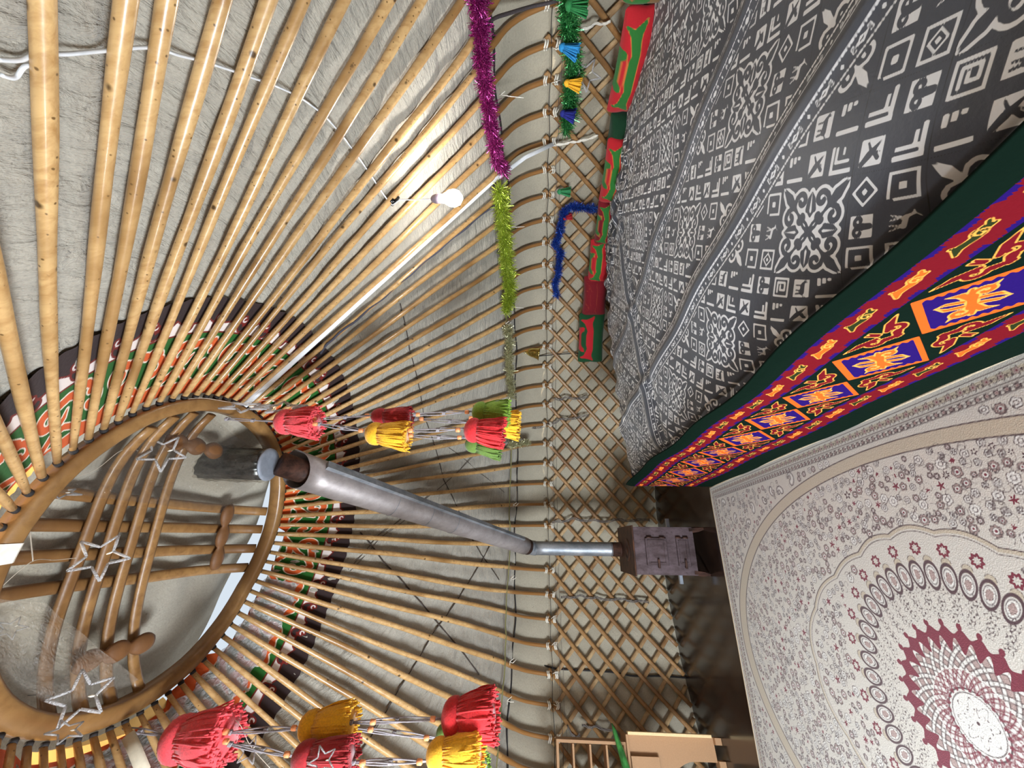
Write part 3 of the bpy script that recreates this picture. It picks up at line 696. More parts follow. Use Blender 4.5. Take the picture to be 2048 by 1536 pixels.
def cellf(kind, u, v):                 # u,v in [-1,1]; returns field scaled to metres, positive is white
    k = .040; x, y = u * k, v * k; sq = np.maximum(np.abs(x), np.abs(y)); dm = np.abs(x) + np.abs(y)
    fr = np.minimum(.037 - sq, sq - .029)
    if kind == 'g':
        p = [(-.018, -.018), (.018, -.018), (.018, .018), (-.010, .018), (-.010, -.004), (.006, -.004)]
        return np.maximum(fr, -dline(x, y, p, .0042))
    if kind == 'dia': return np.maximum.reduce([fr, np.minimum(.026 - dm, dm - .018), .008 - dm])
    if kind == 'bigdia': return np.maximum(np.minimum(.040 - dm, dm - .030), .010 - dm)
    if kind == 'nest': return np.maximum(np.minimum(fr, np.where(y > -.02, 1, x + .03)), np.minimum(.009 - sq, sq + 1))
    if kind == 'stair': return np.maximum.reduce([-dbox(x, y, -.031, 0, .006, .038), -dbox(x, y, .024, -.026, .014, .0065), -dbox(x, y, .028, -.008, .010, .0065), -dbox(x, y, .032, .010, .0055, .0065)])
    if kind == 'ell': return np.maximum.reduce([-dbox(x, y, -.031, 0, .006, .038), -dbox(x, y, 0, -.032, .036, .005), -dbox(x, y, -.006, .004, .0045, .026), -dbox(x, y, .012, -.018, .022, .0045), -dbox(x, y, .020, .008, .010, .004)])
    if kind == 'f': return np.maximum.reduce([-dbox(x, y, -.031, 0, .0065, .038), -dbox(x, y, .002, .031, .036, .006), -dbox(x, y, -.010, -.004, .005, .030), -dbox(x, y, .006, .014, .018, .005)])
    if kind == 'ox':
        d = np.minimum.reduce([dline(x, y, [(-.014, .004), (.014, .006)], [.010, .008]), dline(x, y, [(-.018, 0), (-.020, -.022)], .0035), dline(x, y, [(-.008, 0), (-.006, -.022)], .003), dline(x, y, [(.012, 0), (.012, -.022)], .003), dline(x, y, [(.018, .006), (.026, .016), (.022, .024)], [.005, .004, .002]), dline(x, y, [(-.022, .004), (-.030, .016)], .002)])
        return np.minimum(.033 - sq, d)
    if kind == 'leaf':
        d = np.minimum.reduce([dline(x, y, [(-.026, -.026), (-.006, -.006), (.026, .028)], [.007, .010, .001]), dline(x, y, [(-.016, .020), (.002, .004)], [.006, .004]), dline(x, y, [(.004, -.002), (.024, -.012)], [.004, .003]), dline(x, y, [(.0, .006), (-.002, .026)], [.004, .001])])
        return np.minimum(.033 - sq, d)
    if kind == 'horn':
        d = np.minimum.reduce([dline(x, y, [(0, .024), (0, -.008)], [.009, .011]), dline(x, y, [(0, -.006)] + spiral(-.016, -.006, .014, .006, -1.0, -4.6, 10), .0055), dline(x, y, [(0, -.006)] + spiral(.016, -.006, .014, .006, -2.1, 1.5, 10), .0055)])
        return np.minimum(.033 - sq, d)
    if kind == 'deer':
        return -np.minimum.reduce([dline(x, y, [(-.016, .0), (.012, .006)], [.006, .0055]), dline(x, y, [(.012, .006), (.018, .022)], [.005, .003]), dline(x, y, [(.018, .022), (.028, .022)], [.004, .0015]), dline(x, y, [(-.014, 0), (-.024, -.028)], .0024), dline(x, y, [(-.012, 0), (-.008, -.028)], .0024), dline(x, y, [(.010, 0), (.006, -.026)], .0024), dline(x, y, [(.012, 0), (.020, -.024)], .0024), dline(x, y, [(.018, .026), (.008, .036)], .0018)])
kinds_l = {('r', -1): 'g', ('r', 0): 'ox', ('r', 1): 'stair', ('l', -1): 'stair', ('l', 0): 'leaf', ('l', 1): 'ell', ('t', -1): 'dia', ('t', 0): 'deer', ('t', 1): 'nest', ('b', -1): 'nest', ('b', 0): 'horn', ('b', 1): 'bigdia'}
frame_f = np.full(X.shape, -1.)
cs = .0835
cells = [(-.1655, k * .0817, kinds_l[('r', k)]) for k in (-1, 0, 1)] + [(.1655, k * .0817, kinds_l[('l', k)]) for k in (-1, 0, 1)]
cells += [(k * .0817, -.1655, kinds_l[('t', k)]) for k in (-1, 0, 1)] + [(k * .0817, .1655, kinds_l[('b', k)]) for k in (-1, 0, 1)]
cells += [(-.1655, -.1655, 'horn'), (.1655, -.1655, 'f'), (-.1655, .1655, 'f'), (.1655, .1655, 'leaf')]
for (cx0, cy0, kd) in cells:
    m_ = np.maximum(np.abs(X - cx0), np.abs(Y - cy0)) < .0415
    f_ = cellf(kd, (X - cx0) / .0345, (Y - cy0) / .0345); frame_f = np.where(m_, f_, frame_f)
inm = np.maximum(ax_, ay_) < .1235
tileA = np.where(inm, medA, frame_f); tileB = np.where(inm, -(sd + .0038), frame_f)
thin = np.minimum(np.abs(ax_ - .1235), np.abs(ay_ - .1235)); thin = .0011 - thin      # fine dark seam lines
# border strip raster
ext_b = (0, .115, -.085, .085); Xb, Yb = raster(ext_b, 150, 220); ayb = np.abs(Yb); yb = ayb - .052
xb = Xb - .0575
bnd = np.maximum.reduce([.010 - (np.abs(xb) * .6 + np.abs(yb)), -dline(np.abs(xb), yb, spiral(.022, .005, .010, .003, 3.4, 9.0, 14), .0016), -dline(np.abs(xb), -yb, spiral(.022, .006, .009, .003, 3.4, 9.0, 14), .0014), .006 - (np.abs(np.abs(xb) - .0575) + np.abs(yb) * .7)])
bnd = np.where((np.abs(xb) * .6 + np.abs(yb)) < .0042, -.002, bnd)
dotx = (Xb % .0096) - .0048
for e in (.031, .073): bnd = np.maximum(bnd, .0022 - np.abs(np.hypot(dotx, ayb - e) - .0022))
bnd = np.maximum(bnd, .0012 - np.abs(ayb - .0275))
bnd = np.where((ayb < .024) | (ayb > .079), -.01, bnd)

def cloth_field(s, t):
    p = (s + t - (2.60 + .205)) / math.sqrt(2); q = (s - t - (2.60 - .205)) / math.sqrt(2)
    i = np.floor(p / L + .5).astype(int); j = np.floor(q / L + .5).astype(int)
    fa = sample(tileA, ext_c, p, q); fb = sample(tileB, ext_c, p, q)
    par = (i + j) % 2
    f = np.where(par == 0, fa, fb); th_ = sample(thin, ext_c, p, q)
    def band_over(f, th_, along, across):
        b = sample(bnd, ext_b, along, np.clip(across, -.0845, .0845)); m_ = np.abs(across) < .081
        return np.where(m_, b, f), np.where(m_, -1, th_)
    for c in (.505, 1.10): f, th_ = band_over(f, th_, s, t - c)
    for c in (.90, -.2): f, th_ = band_over(f, th_, t, s - c)
    return f, th_
M_cloth = layered('printed_cloth', lin(60, 66, 80), [('white', lin(240, 244, 250)), ('seam', lin(28, 29, 33))], .0011, .52, .2, (70, .25), .08, .5)
def cloth_z(s, t, T):
    z = PH_ - .028 + .055 * np.clip(t / .5, 0, 1) ** .7 + .03 * np.clip((t - .5) / 1.0, 0, 1)
    z = z + .010 * np.sin(s * 3.1 + t * 2) * np.clip(t * 4, 0, 1) + .006 * np.sin(s * 9 + t * 5) * np.clip(t * 4, 0, 1)
    for (cs_, ct, a, wd) in ((.505, 0, .010, .035), (1.10, 0, .012, .045)): z = z + a * np.exp(-((t - cs_) / wd) ** 2) - a * .8 * np.exp(-((t - cs_ - .07) / wd) ** 2)
    z = z + .014 * np.exp(-((s - .90 + .03 * t) / .05) ** 2) - .016 * np.exp(-((s - 1.02) / .05) ** 2)
    wr = np.exp(-((t - (T - .35)) / .30) ** 2) * (.12 + .88 / (1 + np.exp((s - 1.5) / .12))); z = z + wr * (.012 * np.sin(s * 23 + t * 9) + .008 * np.sin(s * 41 - t * 13) + .010 * np.sin(t * 38 + s * 5))
    near0 = np.exp(-(s / .35)); z = z + near0 * (.012 * np.sin(t * 17) + .008 * np.sin(t * 31 + s * 20)) - .03 * near0
    z = z - .030 * np.exp(-(t / .07))
    wave = .010 * np.sin(s * 8.5) + .006 * np.sin(s * 19 + 1); z = z + wave * np.exp(-(t / .06) ** 2)
    return z
ss = np.concatenate([np.arange(S0, 1.2, .0062), np.arange(1.2, 3.35, .0040), np.arange(3.35, S1, .012)])
tt = np.concatenate([np.linspace(-1, 0, 14)[:-1], np.arange(0, .86, .0042), np.arange(.86, 2.45, .0080)])
SS, TT = np.meshgrid(ss, tt, indexing='ij')
Tw = np.array([max(t_wall(s), .3) for s in ss])[:, None]
lip = np.clip(-TT, 0, 1)                # rounded front lip
tc = np.where(TT < 0, 0, np.minimum(TT, Tw))
over = np.clip(TT - Tw, 0, None)        # beyond the wall line the cloth folds down
zz = cloth_z(SS, tc, Tw) - np.minimum(over, .12)
rl = .045
geo_t = np.where(TT < 0, .048 - rl * np.sin(lip * PI / 2), tc + .048 * np.exp(-tc / .12)); zz = np.where(TT < 0, zz - rl * (1 - np.cos(lip * PI / 2)) - .0, zz)
pat_t = np.where(TT < 0, -lip * .07, TT)
P = A0 + SS[..., None] * ds + (geo_t + .01)[..., None] * nt + zz[..., None] * np.array([0, 0, 1.])
f_, th_ = cloth_field(SS, pat_t + .0 * SS)
cl_o = link('patterned_cloth', grid_mesh('patterned_cloth', P, M_cloth, {'white': f_, 'seam': th_}))
tag(cl_o, 'large grey cloth with white steppe ornaments spread over the long platform', 'cloth')
# end flap of the cloth hanging over the far end of the platform
nv = 60; nz_ = 50; P = np.zeros((nv, nz_, 3)); sv = np.zeros((nv, nz_)); tv = np.zeros((nv, nz_))
TE = t_wall(S0) - .02
for i in range(nv):
    for j in range(nz_):
        t_ = -.03 + (TE + .03) * i / (nv - 1); d_ = (.26 + .05 * math.sin(i * .3)) * j / (nz_ - 1); zt = float(cloth_z(np.array(S0), np.array(max(t_, 0)), np.array(TE + .02)))
        P[i, j] = H(S0 - .012 * math.sin(j / (nz_ - 1) * 2) - .012 * math.sin(i * .7) * j / nz_, t_ + .01, zt - d_); sv[i, j] = S0 - d_; tv[i, j] = t_
f_, th_ = cloth_field(sv, tv)
link('end_flap', grid_mesh('end_flap', P, M_cloth, {'white': f_, 'seam': th_}), cl_o)

# --- front cover of the platform
PER = .2905; ext_f = (-PER / 2, PER / 2, 0, .72); X, Y = raster(ext_f, 240, 600)
axx = np.abs(X); yc = Y - .398
dd = axx + np.abs(yc); ds2 = np.abs(np.abs(X) - PER / 2)      # distance from the triangle axis
inner = dd - .119 - .006 * np.sin((X - yc) * 230) * (np.abs(X * 1 + yc) > .0)
blue_d = np.maximum(-inner, -1) ; org_d = .1405 - dd
mo = np.full(X.shape, 9.)
for sx in (-1, 1):
    xq, yq = X * sx, yc * sx
    mo = np.minimum(mo, dline(xq, yq, [(.0, .0), (.022, .018)] + spiral(.046, .012, .022, .006, 2.6, -3.4, 16), [.012, .014] + [.0085] * 17))
    mo = np.minimum(mo, dline(xq, yq, [(.012, .016), (.026, .046), (.014, .074)], [.010, .011, .001]))
    mo = np.minimum(mo, dline(xq, yq, [(.022, .026), (.050, .044), (.054, .050)], [.008, .007, .001]))
    mo = np.minimum(mo, dline(xq, yq, [(.020, -.004), (.034, -.030), (.030, -.058)], [.009, .008, .001]))
    mo = np.minimum(mo, dline(xq, yq, [(.0, .02), (-.012, .050), (-.030, .062)], [.008, .007, .001]))
    mo = np.minimum(mo, dline(xq, yq, [(.060, .012), (.086, .014)], [.008, .001]))
gold_d = np.minimum(.0022 - np.abs(mo + .0015), .105 - dd)
# half diamonds between: green ground with red scrolls outlined in gold
xt = PER / 2 - axx; yt = np.abs(yc) ; tri = np.full(X.shape, 9.)
for sx in (-1, 1):
    xq = (np.where(X > 0, X - PER / 2, X + PER / 2)) * sx
    tri = np.minimum(tri, dline(xq, yt, [(-.004, .056), (.020, .074)] + spiral(.040, .094, .022, .007, -2.4, 3.0, 14), [.008, .012] + [.008] * 15))
    tri = np.minimum(tri, dline(xq, yt, [(.02, .10), (.055, .118), (.10, .134)], [.008, .011, .001]))
    tri = np.minimum(tri, dline(xq, yt, [(-.0, .11), (.006, .135)], [.009, .004]))
rtri = np.minimum(-tri, np.minimum(dd - .146, .142 - yt)); gtri = np.minimum(.0018 - np.abs(tri), np.minimum(dd - .146, .146 - yt))
# stepped wine borders with scroll motifs
yb = np.abs(yc) - .200
stp = .028 + .012 * np.round(.5 + .5 * np.cos(2 * PI * X / (PER / 4))) + .004 * np.sin(X * 700)
blue_b = .050 - np.abs(yb); red_b = stp + .008 - np.abs(yb)
um = (X % (PER / 2)) - PER / 4; ym = yb * np.sign(yc)
mt = np.minimum.reduce([dline(um, ym, [(-.050, -.010), (-.030, .004), (.006, .0), (.030, .008), (.046, .002)], [.004, .010, .009, .011, .004]), dline(um, ym, spiral(.018, .003, .016, .006, 0, 5, 12), .005), dline(um, ym, [(.035, .006), (.050, .018)], .005), dline(um, ym, [(-.02, .0), (-.03, .018)], [.007, .004])])
odd = (np.floor(X / (PER / 2)) % 2) == 0
mo_o = np.where(odd, -mt, -1.); mo_g = np.where(odd, -1., -mt - .0005); mo_l = .0017 - np.abs(mt) ; swirl = .0022 - np.abs(dline(um, ym, spiral(.018, .003, .013, .003, 0, 6.5, 14)))
fl = dict(blu=np.maximum(np.minimum(blue_b, np.abs(yc) - .135), np.minimum(blue_d, org_d)), wine=np.maximum(np.minimum(red_b, 1), rtri), org=np.maximum(np.maximum(np.minimum(org_d, inner), np.minimum(-mo - .0022, .108 - dd)), mo_o), grn=np.maximum(mo_g, -1), gold=np.maximum.reduce([np.where(np.abs(yc) < .15, gold_d, -1), gtri, mo_l, np.maximum(swirl, -1)]))
ss = np.concatenate([np.arange(S0 - .02, 1.4, .0055), np.arange(1.4, 3.1, .0036), np.arange(3.1, S1, .012)]); hh = np.arange(0.012, .716, .0040)
SS, HQ = np.meshgrid(ss, hh, indexing='ij')
so = SS - 2.318
bul = .012 * np.sin(SS * 2.3) * (HQ / .7) + .005 * np.sin(SS * 7 + HQ * 4) - .01 + .012 * np.exp(-((HQ - .716) / .03) ** 2)
tops = 1 + (.012 * np.sin(SS * 8.5) + .008 * np.sin(SS * 3)) * (HQ / .716) ** 3
P = A0 + SS[..., None] * ds + (bul - .008)[..., None] * nt + (HQ * tops)[..., None] * np.array([0, 0, 1.])
hq = HQ / HQ.max() * .72
at = {k: sample(T_, ext_f, so, np.clip(HQ + .004, .002, .718)) for k, T_ in fl.items()}
M_velvet = layered('velvet_cover', lin(2, 18, 10), [('blu', lin(28, 8, 80)), ('wine', lin(94, 10, 20)), ('org', lin(190, 80, 24)), ('grn', lin(32, 40, 16)), ('gold', lin(200, 140, 60))], .0012, .85, .0, (60, .3), .06, .06)
fcv = link('velvet_cover', grid_mesh('velvet_cover', P, M_velvet, at))
sol = fcv.modifiers.new('thick', 'SOLIDIFY'); sol.thickness = .008; sol.offset = 1
tag(fcv, 'dark green velvet cover with red, blue and orange ornaments hanging over the platform front', 'velvet cover')

# ================================================================== CARPET
CS = .0042
su = np.arange(-.045, 2.85, CS); tu = np.arange(-2.25, -.022, CS); SS, TT = np.meshgrid(su, tu, indexing='ij')
gx, gy = SS - 1.735, TT + 1.08
r = np.hypot(gx, gy); a = np.arctan2(gy, gx)
edge = np.minimum.reduce([SS - su[0], tu[-1] - TT, TT - tu[0]])
NEG = np.full(SS.shape, -1.)
tan_ = NEG.copy(); rose = NEG.copy(); lig = NEG.copy(); line = NEG.copy(); wine = NEG.copy(); dark = NEG.copy()
def put(arr, val, m=None):
    np.maximum(arr, val if m is None else np.where(m, val, -1), out=arr)
el = np.hypot(gx / 1.66, gy / .935)
eld = (el - 1) * .9
put(tan_, np.minimum(-eld, eld + .052)); put(line, .0026 - np.abs(eld)); put(line, .0026 - np.abs(eld + .052))
# border strips
for e0, wd in ((.020, .002), (.066, .002), (.074, .0016), (.098, .002)): put(line, wd - np.abs(edge - e0), edge < .2)
along = np.where(tu[-1] - TT < edge + 1e-6, SS, np.where(SS - su[0] < edge + 1e-6, TT, SS))
for per, e0, rad in ((.044, .044, .012), (.030, .086, .008)):
    k_ = (along % per) - per / 2; rr_ = np.hypot(k_, edge - e0); an = np.arctan2(edge - e0, k_)
    put(rose, rad * (.8 + .3 * np.cos(5 * an)) - rr_, edge < .12); put(line, .0022 - np.abs(rr_ - rad * (.95 + .25 * np.cos(5 * an))), edge < .12); put(wine, rad * .3 - rr_, edge < .12)
    k2 = ((along + per / 2) % per) - per / 2; put(line, .0018 - np.abs(np.hypot(k2, edge - e0 - .006) - .007), edge < .12)
put(tan_, np.minimum(.066 - edge, edge - .02) - .012)
# medallion outline: scrolls outside, scale row, oval beads, wine star ring, petal lattice
rb = .60 + .25 * np.abs(np.cos(a)) ** 5 + .018 * np.abs(np.sin(a * 9)); od = r - rb
put(line, .0026 - np.abs(od)); put(line, .0020 - np.abs(od + .022)); put(tan_, np.minimum(-od, od + .014))
nb = 44; u = (a / (2 * PI) * nb) % 1 - .5
ob = np.hypot(u * 2 * PI * .44 / nb / .0245, (r - .443) / .042) - 1
bm_ = np.abs(r - .443) < .06
put(dark, .0040 - np.abs(ob * .026 - .002), bm_); put(lig, -ob * .026 - .003, bm_); put(line, .0016 - np.abs(ob * .026 + .007), bm_); put(rose, -ob * .026 - .009, bm_)
bx, by = u * 2 * PI * .44 / nb, r - .443; ba = np.arctan2(by, bx); put(line, .0016 - np.abs(np.hypot(bx * 1.7, by) - .016 * (1 + .3 * np.cos(5 * ba))), bm_); put(rose, .015 - np.hypot(bx * 1.7, by), bm_); lig[bm_ & (np.hypot(bx * 1.7, by) < .016)] = -1
ns = 30; u2 = (a / (2 * PI) * ns) % 1 - .5; fx = u2 * 2 * PI * .535 / ns; fy = r - .535; fr = np.hypot(fx, fy); fa_ = np.arctan2(fy, fx)
put(wine, .0055 - np.abs(fr - .017 * (1 + .22 * np.cos(8 * fa_))), np.abs(fy) < .04)
sc_ = np.hypot(u * 2 * PI * .49 / nb, r - .492); put(tan_, .018 - sc_); put(line, .0016 - np.abs(sc_ - .018), r > .492)
for rad0, cnt, sz in ((.400, 46, .015), (.372, 42, .016), (.344, 40, .015), (.316, 36, .015)):
    uu = (a / (2 * PI) * cnt + (.5 if cnt in (42, 36) else 0)) % 1 - .5; x_ = uu * 2 * PI * rad0 / cnt; y_ = r - rad0; q_ = np.hypot(x_, y_); qa = np.arctan2(y_, x_)
    put(line, .0017 - np.abs(q_ - sz * (1 + .28 * np.cos(5 * qa))), np.abs(y_) < .035); put(line, .004 - q_ * (1 + .4 * np.cos(4 * qa)), np.abs(y_) < .02)
npz = 28; up_ = (a / (2 * PI) * npz) % 1 - .5
sx_ = up_ * 2 * PI * .285 / npz; st_ = np.hypot(sx_, r - .283); sa_ = np.arctan2(r - .283, sx_)
wr_ = np.minimum(.270 + .010 * np.cos(2 * PI * up_ + PI) - r, r - .224 - .022 * np.cos(2 * PI * up_))
put(wine, np.minimum(wr_, st_ - .014 * (1 + .35 * np.cos(6 * sa_))))
up2 = (up_ + 1) % 1 - .5; sw_ = np.hypot(up2 * 2 * PI * .292 / npz, r - .288); sb_ = np.arctan2(r - .288, up2)
put(wine, .010 * (1 + .4 * np.cos(5 * sb_)) - sw_, (r > .26) & (r < .32)); put(dark, .0035 - np.hypot(up2 * 2 * PI * .31 / npz, r - .308))
NPET = 24; pet_l = NEG.copy(); pet_w = NEG.copy()
for sgn in (-1, 1):
    for k_ in range(NPET):
        ph_ = a - sgn * (r - .09) * 5.2 - 2 * PI * k_ / NPET; ph_ = (ph_ + PI) % (2 * PI) - PI
        d_ = np.abs(ph_) * r * .62; ok = (r < .245) & (r > .085)
        put(pet_l, .0050 - d_, ok); put(pet_w, .0017 - np.abs(d_ - .0062), ok & (r < .235))
put(rose, np.minimum(.242 - r, r - .115)); put(tan_, np.minimum(.242 - r, r - .165)); put(lig, pet_l); put(wine, np.where(r < .150, pet_w, -1)); put(line, np.where(r >= .150, pet_w, -1))
put(lig, .100 - r); put(tan_, np.where(r < .1, np.minimum(.07 + .012 * np.cos(8 * a) - r, r - .05 - .01 * np.cos(8 * a)), -1))
put(line, .003 - np.abs(r - .094)); put(line, .002 - np.abs(r - .082)); put(line, .0022 - np.abs(r - (.055 + .014 * np.cos(8 * a)))); put(line, .002 - np.abs(r - (.030 + .010 * np.cos(8 * a + 1)))); put(dark, .006 - r)
# scattered flowers, leaves and paisleys over the field
def patch(s, t, R_):
    i0 = int((s - R_ - su[0]) / CS); i1 = int((s + R_ - su[0]) / CS) + 2; j0 = int((t - R_ - tu[0]) / CS); j1 = int((t + R_ - tu[0]) / CS) + 2
    return slice(max(i0, 0), min(i1, len(su))), slice(max(j0, 0), min(j1, len(tu)))
def flower(s, t, R_, n_, kind, rot):
    sl_ = patch(s, t, R_ * 1.5); x, y = SS[sl_] - s, TT[sl_] - t
    if x.size == 0: return
    q = np.hypot(x, y); an = np.arctan2(y, x) - rot; pr_ = R_ * (.82 + .2 * np.abs(np.cos(n_ * an / 2)))
    if kind == 0:
        rose[sl_] = np.maximum(rose[sl_], pr_ - q); line[sl_] = np.maximum(line[sl_], .0019 - np.abs(q - pr_)); lig[sl_] = np.maximum(lig[sl_], R_ * .55 - q); wine[sl_] = np.maximum(wine[sl_], R_ * .26 - q)
        line[sl_] = np.maximum(line[sl_], .0015 - np.abs(q - R_ * .55))
    elif kind == 1:
        lig[sl_] = np.maximum(lig[sl_], pr_ - q); line[sl_] = np.maximum(line[sl_], .0019 - np.abs(q - pr_)); line[sl_] = np.maximum(line[sl_], .0018 - np.abs(q - R_ * .4)); rose[sl_] = np.maximum(rose[sl_], R_ * .35 - q)
    elif kind == 2:
        wine[sl_] = np.maximum(wine[sl_], R_ * (.25 + .75 * np.abs(np.cos(n_ * an / 2)) ** 3) - q)
    elif kind == 3:
        dark[sl_] = np.maximum(dark[sl_], np.minimum(R_ * (.7 + .3 * np.cos(n_ * an)) - q, q - R_ * .35))
    else:                             # paisley
        c, s_ = math.cos(rot), math.sin(rot); u_, v_ = c * x + s_ * y, -s_ * x + c * y
        pts = [(0, 0)] + spiral(.0, R_ * .55, R_ * .55, R_ * .18, -PI / 2, PI * 1.0, 14)
        d_ = dline(u_, v_, pts, [R_ * .36] + [R_ * .34 * (1 - k_ / 15) for k_ in range(15)])
        lig[sl_] = np.maximum(lig[sl_], -d_); line[sl_] = np.maximum(line[sl_], .0026 - np.abs(d_)); line[sl_] = np.maximum(line[sl_], .0015 - np.abs(d_ + R_ * .13)); rose[sl_] = np.maximum(rose[sl_], -d_ - R_ * .2)
placed = []
PA = np.zeros((6000, 3)); npl = 0
def free(s, t, m_): return npl == 0 or np.all((PA[:npl, 0] - s) ** 2 + (PA[:npl, 1] - t) ** 2 > (PA[:npl, 2] + m_) ** 2)
def zone(s, t):
    x, y = s - 1.735, t + 1.08; e = math.hypot(x / 1.66, y / .935); a_ = math.atan2(y, x); rb_ = .60 + .25 * abs(math.cos(a_)) ** 5
    ed = min(s - su[0], tu[-1] - t, t - tu[0]); rr_ = math.hypot(x, y)
    if ed < .12: return 0
    if e > 1.02: return 1
    if e > .93: return 0
    if rr_ > rb_ + .03: return 2
    if rr_ > .575 and rr_ < rb_ - .04: return 3
    return 0
for k_ in range(26000):
    s, t_ = rng.uniform(0, 2.8), rng.uniform(-2.2, -.1); z_ = zone(s, t_)
    if z_ == 0: continue
    big = k_ < 500 and z_ == 1
    R_ = rng.uniform(.035, .060) if big else rng.uniform(.010, .021)
    if npl > 5900 or not free(s, t_, R_ * .95): continue
    PA[npl] = (s, t_, R_); npl += 1
    kind = 4 if big else int(rng.choice([0, 0, 0, 0, 1, 1, 1, 1, 1, 2, 3]))
    flower(s, t_, R_, int(rng.choice([5, 6, 8])), kind, rng.uniform(0, 6.28))
# curling stems between the flowers
for k_ in range(3200):
    s, t_ = rng.uniform(0, 2.8), rng.uniform(-2.2, -.1)
    if zone(s, t_) == 0: continue
    R_ = rng.uniform(.008, .030); sl_ = patch(s, t_, R_ * 1.4); x, y = SS[sl_] - s, TT[sl_] - t_
    if x.size == 0: continue
    a0 = rng.uniform(0, 6.28); d_ = dline(x, y, spiral(0, 0, R_, R_ * .25, a0, a0 + rng.uniform(2, 5) * rng.choice([-1, 1]), 12))
    line[sl_] = np.maximum(line[sl_], .0012 - d_)
at = dict(tan=tan_, rose=rose, lig=lig, line=line, wine=wine, dark=dark)
P = A0 + SS[..., None] * ds + TT[..., None] * nt + np.array([0, 0, .013]) + (.0012 * np.sin(SS * 5) * np.sin(TT * 4))[..., None] * np.array([0, 0, 1.])
M_carpet = layered('carpet_pile', lin(190, 185, 176), [('tan', lin(178, 166, 146)), ('rose', lin(158, 136, 130)), ('lig', lin(208, 206, 200)), ('line', lin(76, 58, 58)), ('wine', lin(108, 22, 42)), ('dark', lin(72, 46, 50))], .0018, .92, .25, (220, .35), .12, .2)
car = link('carpet', grid_mesh('carpet', P, M_carpet, at)); tag(car, 'cream patterned carpet with a round wine red medallion on the dark floor', 'carpet')
mb = MB()
for (s0, t0, s1, t1) in ((su[0], tu[0], su[0], tu[-1]), (su[0], tu[-1], su[-1], tu[-1])):
    mb.tube([H(s0 + (s1 - s0) * k / 20, t0 + (t1 - t0) * k / 20, .008) for k in range(21)], .0085, 6)
mb.build('bound_edge', plain('carpet_binding', lin(176, 160, 136), .9, 0, .2, 200), car)

# ================================================================== CUSHIONS ALONG THE WALL
def cyl_hit(x, y, r):
    d = rdir(x, y); a = d[0] ** 2 + d[1] ** 2; b = -2 * (d[0] * CX + d[1] * CY); c = CX * CX + CY * CY - r * r
    t = (-b + math.sqrt(b * b - 4 * a * c)) / (2 * a); return CAM + d * t
def cushion_mat(name, c0, c1, c2): return layered(name, c0, [('mot', c1), ('pip', c2)], .003, .85, .15, (40, .4), .08, .25)
RED, GRN, WIN, DGR = lin(186, 32, 42), lin(44, 116, 48), lin(120, 20, 32), lin(14, 58, 34)
CM = {k: cushion_mat('cushion_%d' % j, *v) for j, (k, v) in enumerate(dict(rg=(RED, GRN, lin(214, 120, 60)), gw=(DGR, DGR, DGR), wg=(WIN, GRN, lin(190, 110, 60)), ww=(WIN, WIN, lin(150, 60, 40)), gr=(lin(22, 74, 40), RED, lin(120, 70, 40)), ol=(lin(130, 100, 62), GRN, lin(190, 90, 50))).items())}
def cushion(y0, y1, xtop, kind, r, label, lean=.0, flip=1):
    p0 = cyl_hit(xtop, y0, r); p1 = cyl_hit(xtop, y1, r); zt = (p0[2] + p1[2]) / 2; zb = .672
    c = (p0 + p1) / 2; eu = (p1 - p0); eu[2] = 0; wd = np.linalg.norm(eu) / 2; eu /= np.linalg.norm(eu); en = np.array([CX, CY, 0]) - c; en[2] = 0; en /= np.linalg.norm(en)
    hh_ = max((zt - zb) / 2, .07); c[2] = zb + hh_
    n, m = 64, 30; P = np.zeros((n, m, 3)); U = np.zeros((n, m)); V = np.zeros((n, m)); Fq = np.zeros((n, m))
    for i in range(n):
        t = 2 * PI * (i + .5) / n; x = math.copysign(abs(math.cos(t)) ** .55, math.cos(t)); th_ = math.sin(t)
        for j in range(m):
            v = -1 + 2 * j / (m - 1); k = max(1 - abs(v) ** 3.2, 0) ** .55; pin = 1 - .10 * (1 - k)
            P[i, j] = c + eu * x * wd * (1 - .06 * (1 - abs(v)) ) * pin + np.array([0, 0, 1]) * v * hh_ * (1 - .07 * (1 - abs(x))) + en * (th_ * .085 * k * (1 - .25 * abs(x) ** 3) + lean * (1 - v) * .5)
            U[i, j] = x * flip; V[i, j] = v; Fq[i, j] = th_
    X_, Y_ = U * wd, V * hh_
    q_ = wd / hh_; X_, Y_ = U * q_, V - .28
    mot = np.minimum.reduce([dline(X_, Y_, [(-.88 * q_, -.42), (-.66 * q_, .02), (-.33 * q_, -.16), (0, -.02), (.33 * q_, -.16), (.66 * q_, .02), (.88 * q_, -.42)], [.06, .30, .24, .34, .24, .30, .06]),
                             dline(X_, Y_, [(-.05 * q_, .1)] + spiral(-.26 * q_, .42, .46, .34, -.6, 3.0, 12), .17), dline(X_, Y_, [(.05 * q_, .1)] + spiral(.26 * q_, .42, .46, .34, 3.74, .14, 12), .17),
                             dline(X_, Y_, [(-.66 * q_, .02), (-.76 * q_, .55)], [.26, .06]), dline(X_, Y_, [(.66 * q_, .02), (.76 * q_, .55)], [.26, .06])]) * hh_
    mot = np.where(Fq > .05, mot, 1)
    o = link('cushion', grid_mesh('cushion', P, CM[kind], {'mot': -mot, 'pip': .0028 - np.abs(mot)}, wrap=True))
    tag(o, label, 'cushion', 'cushions behind the cloth'); return o
cushion(-95, 2, 1246, 'ol', 2.84, 'olive brown cushion cut off by the top edge of the photo')
cushion(8, 226, 1230, 'rg', 2.85, 'large red velvet cushion with a green scroll applique standing against the lattice')
cushion(224, 300, 1216, 'gw', 2.86, 'small plain dark green cushion between the large red one and a red green one')
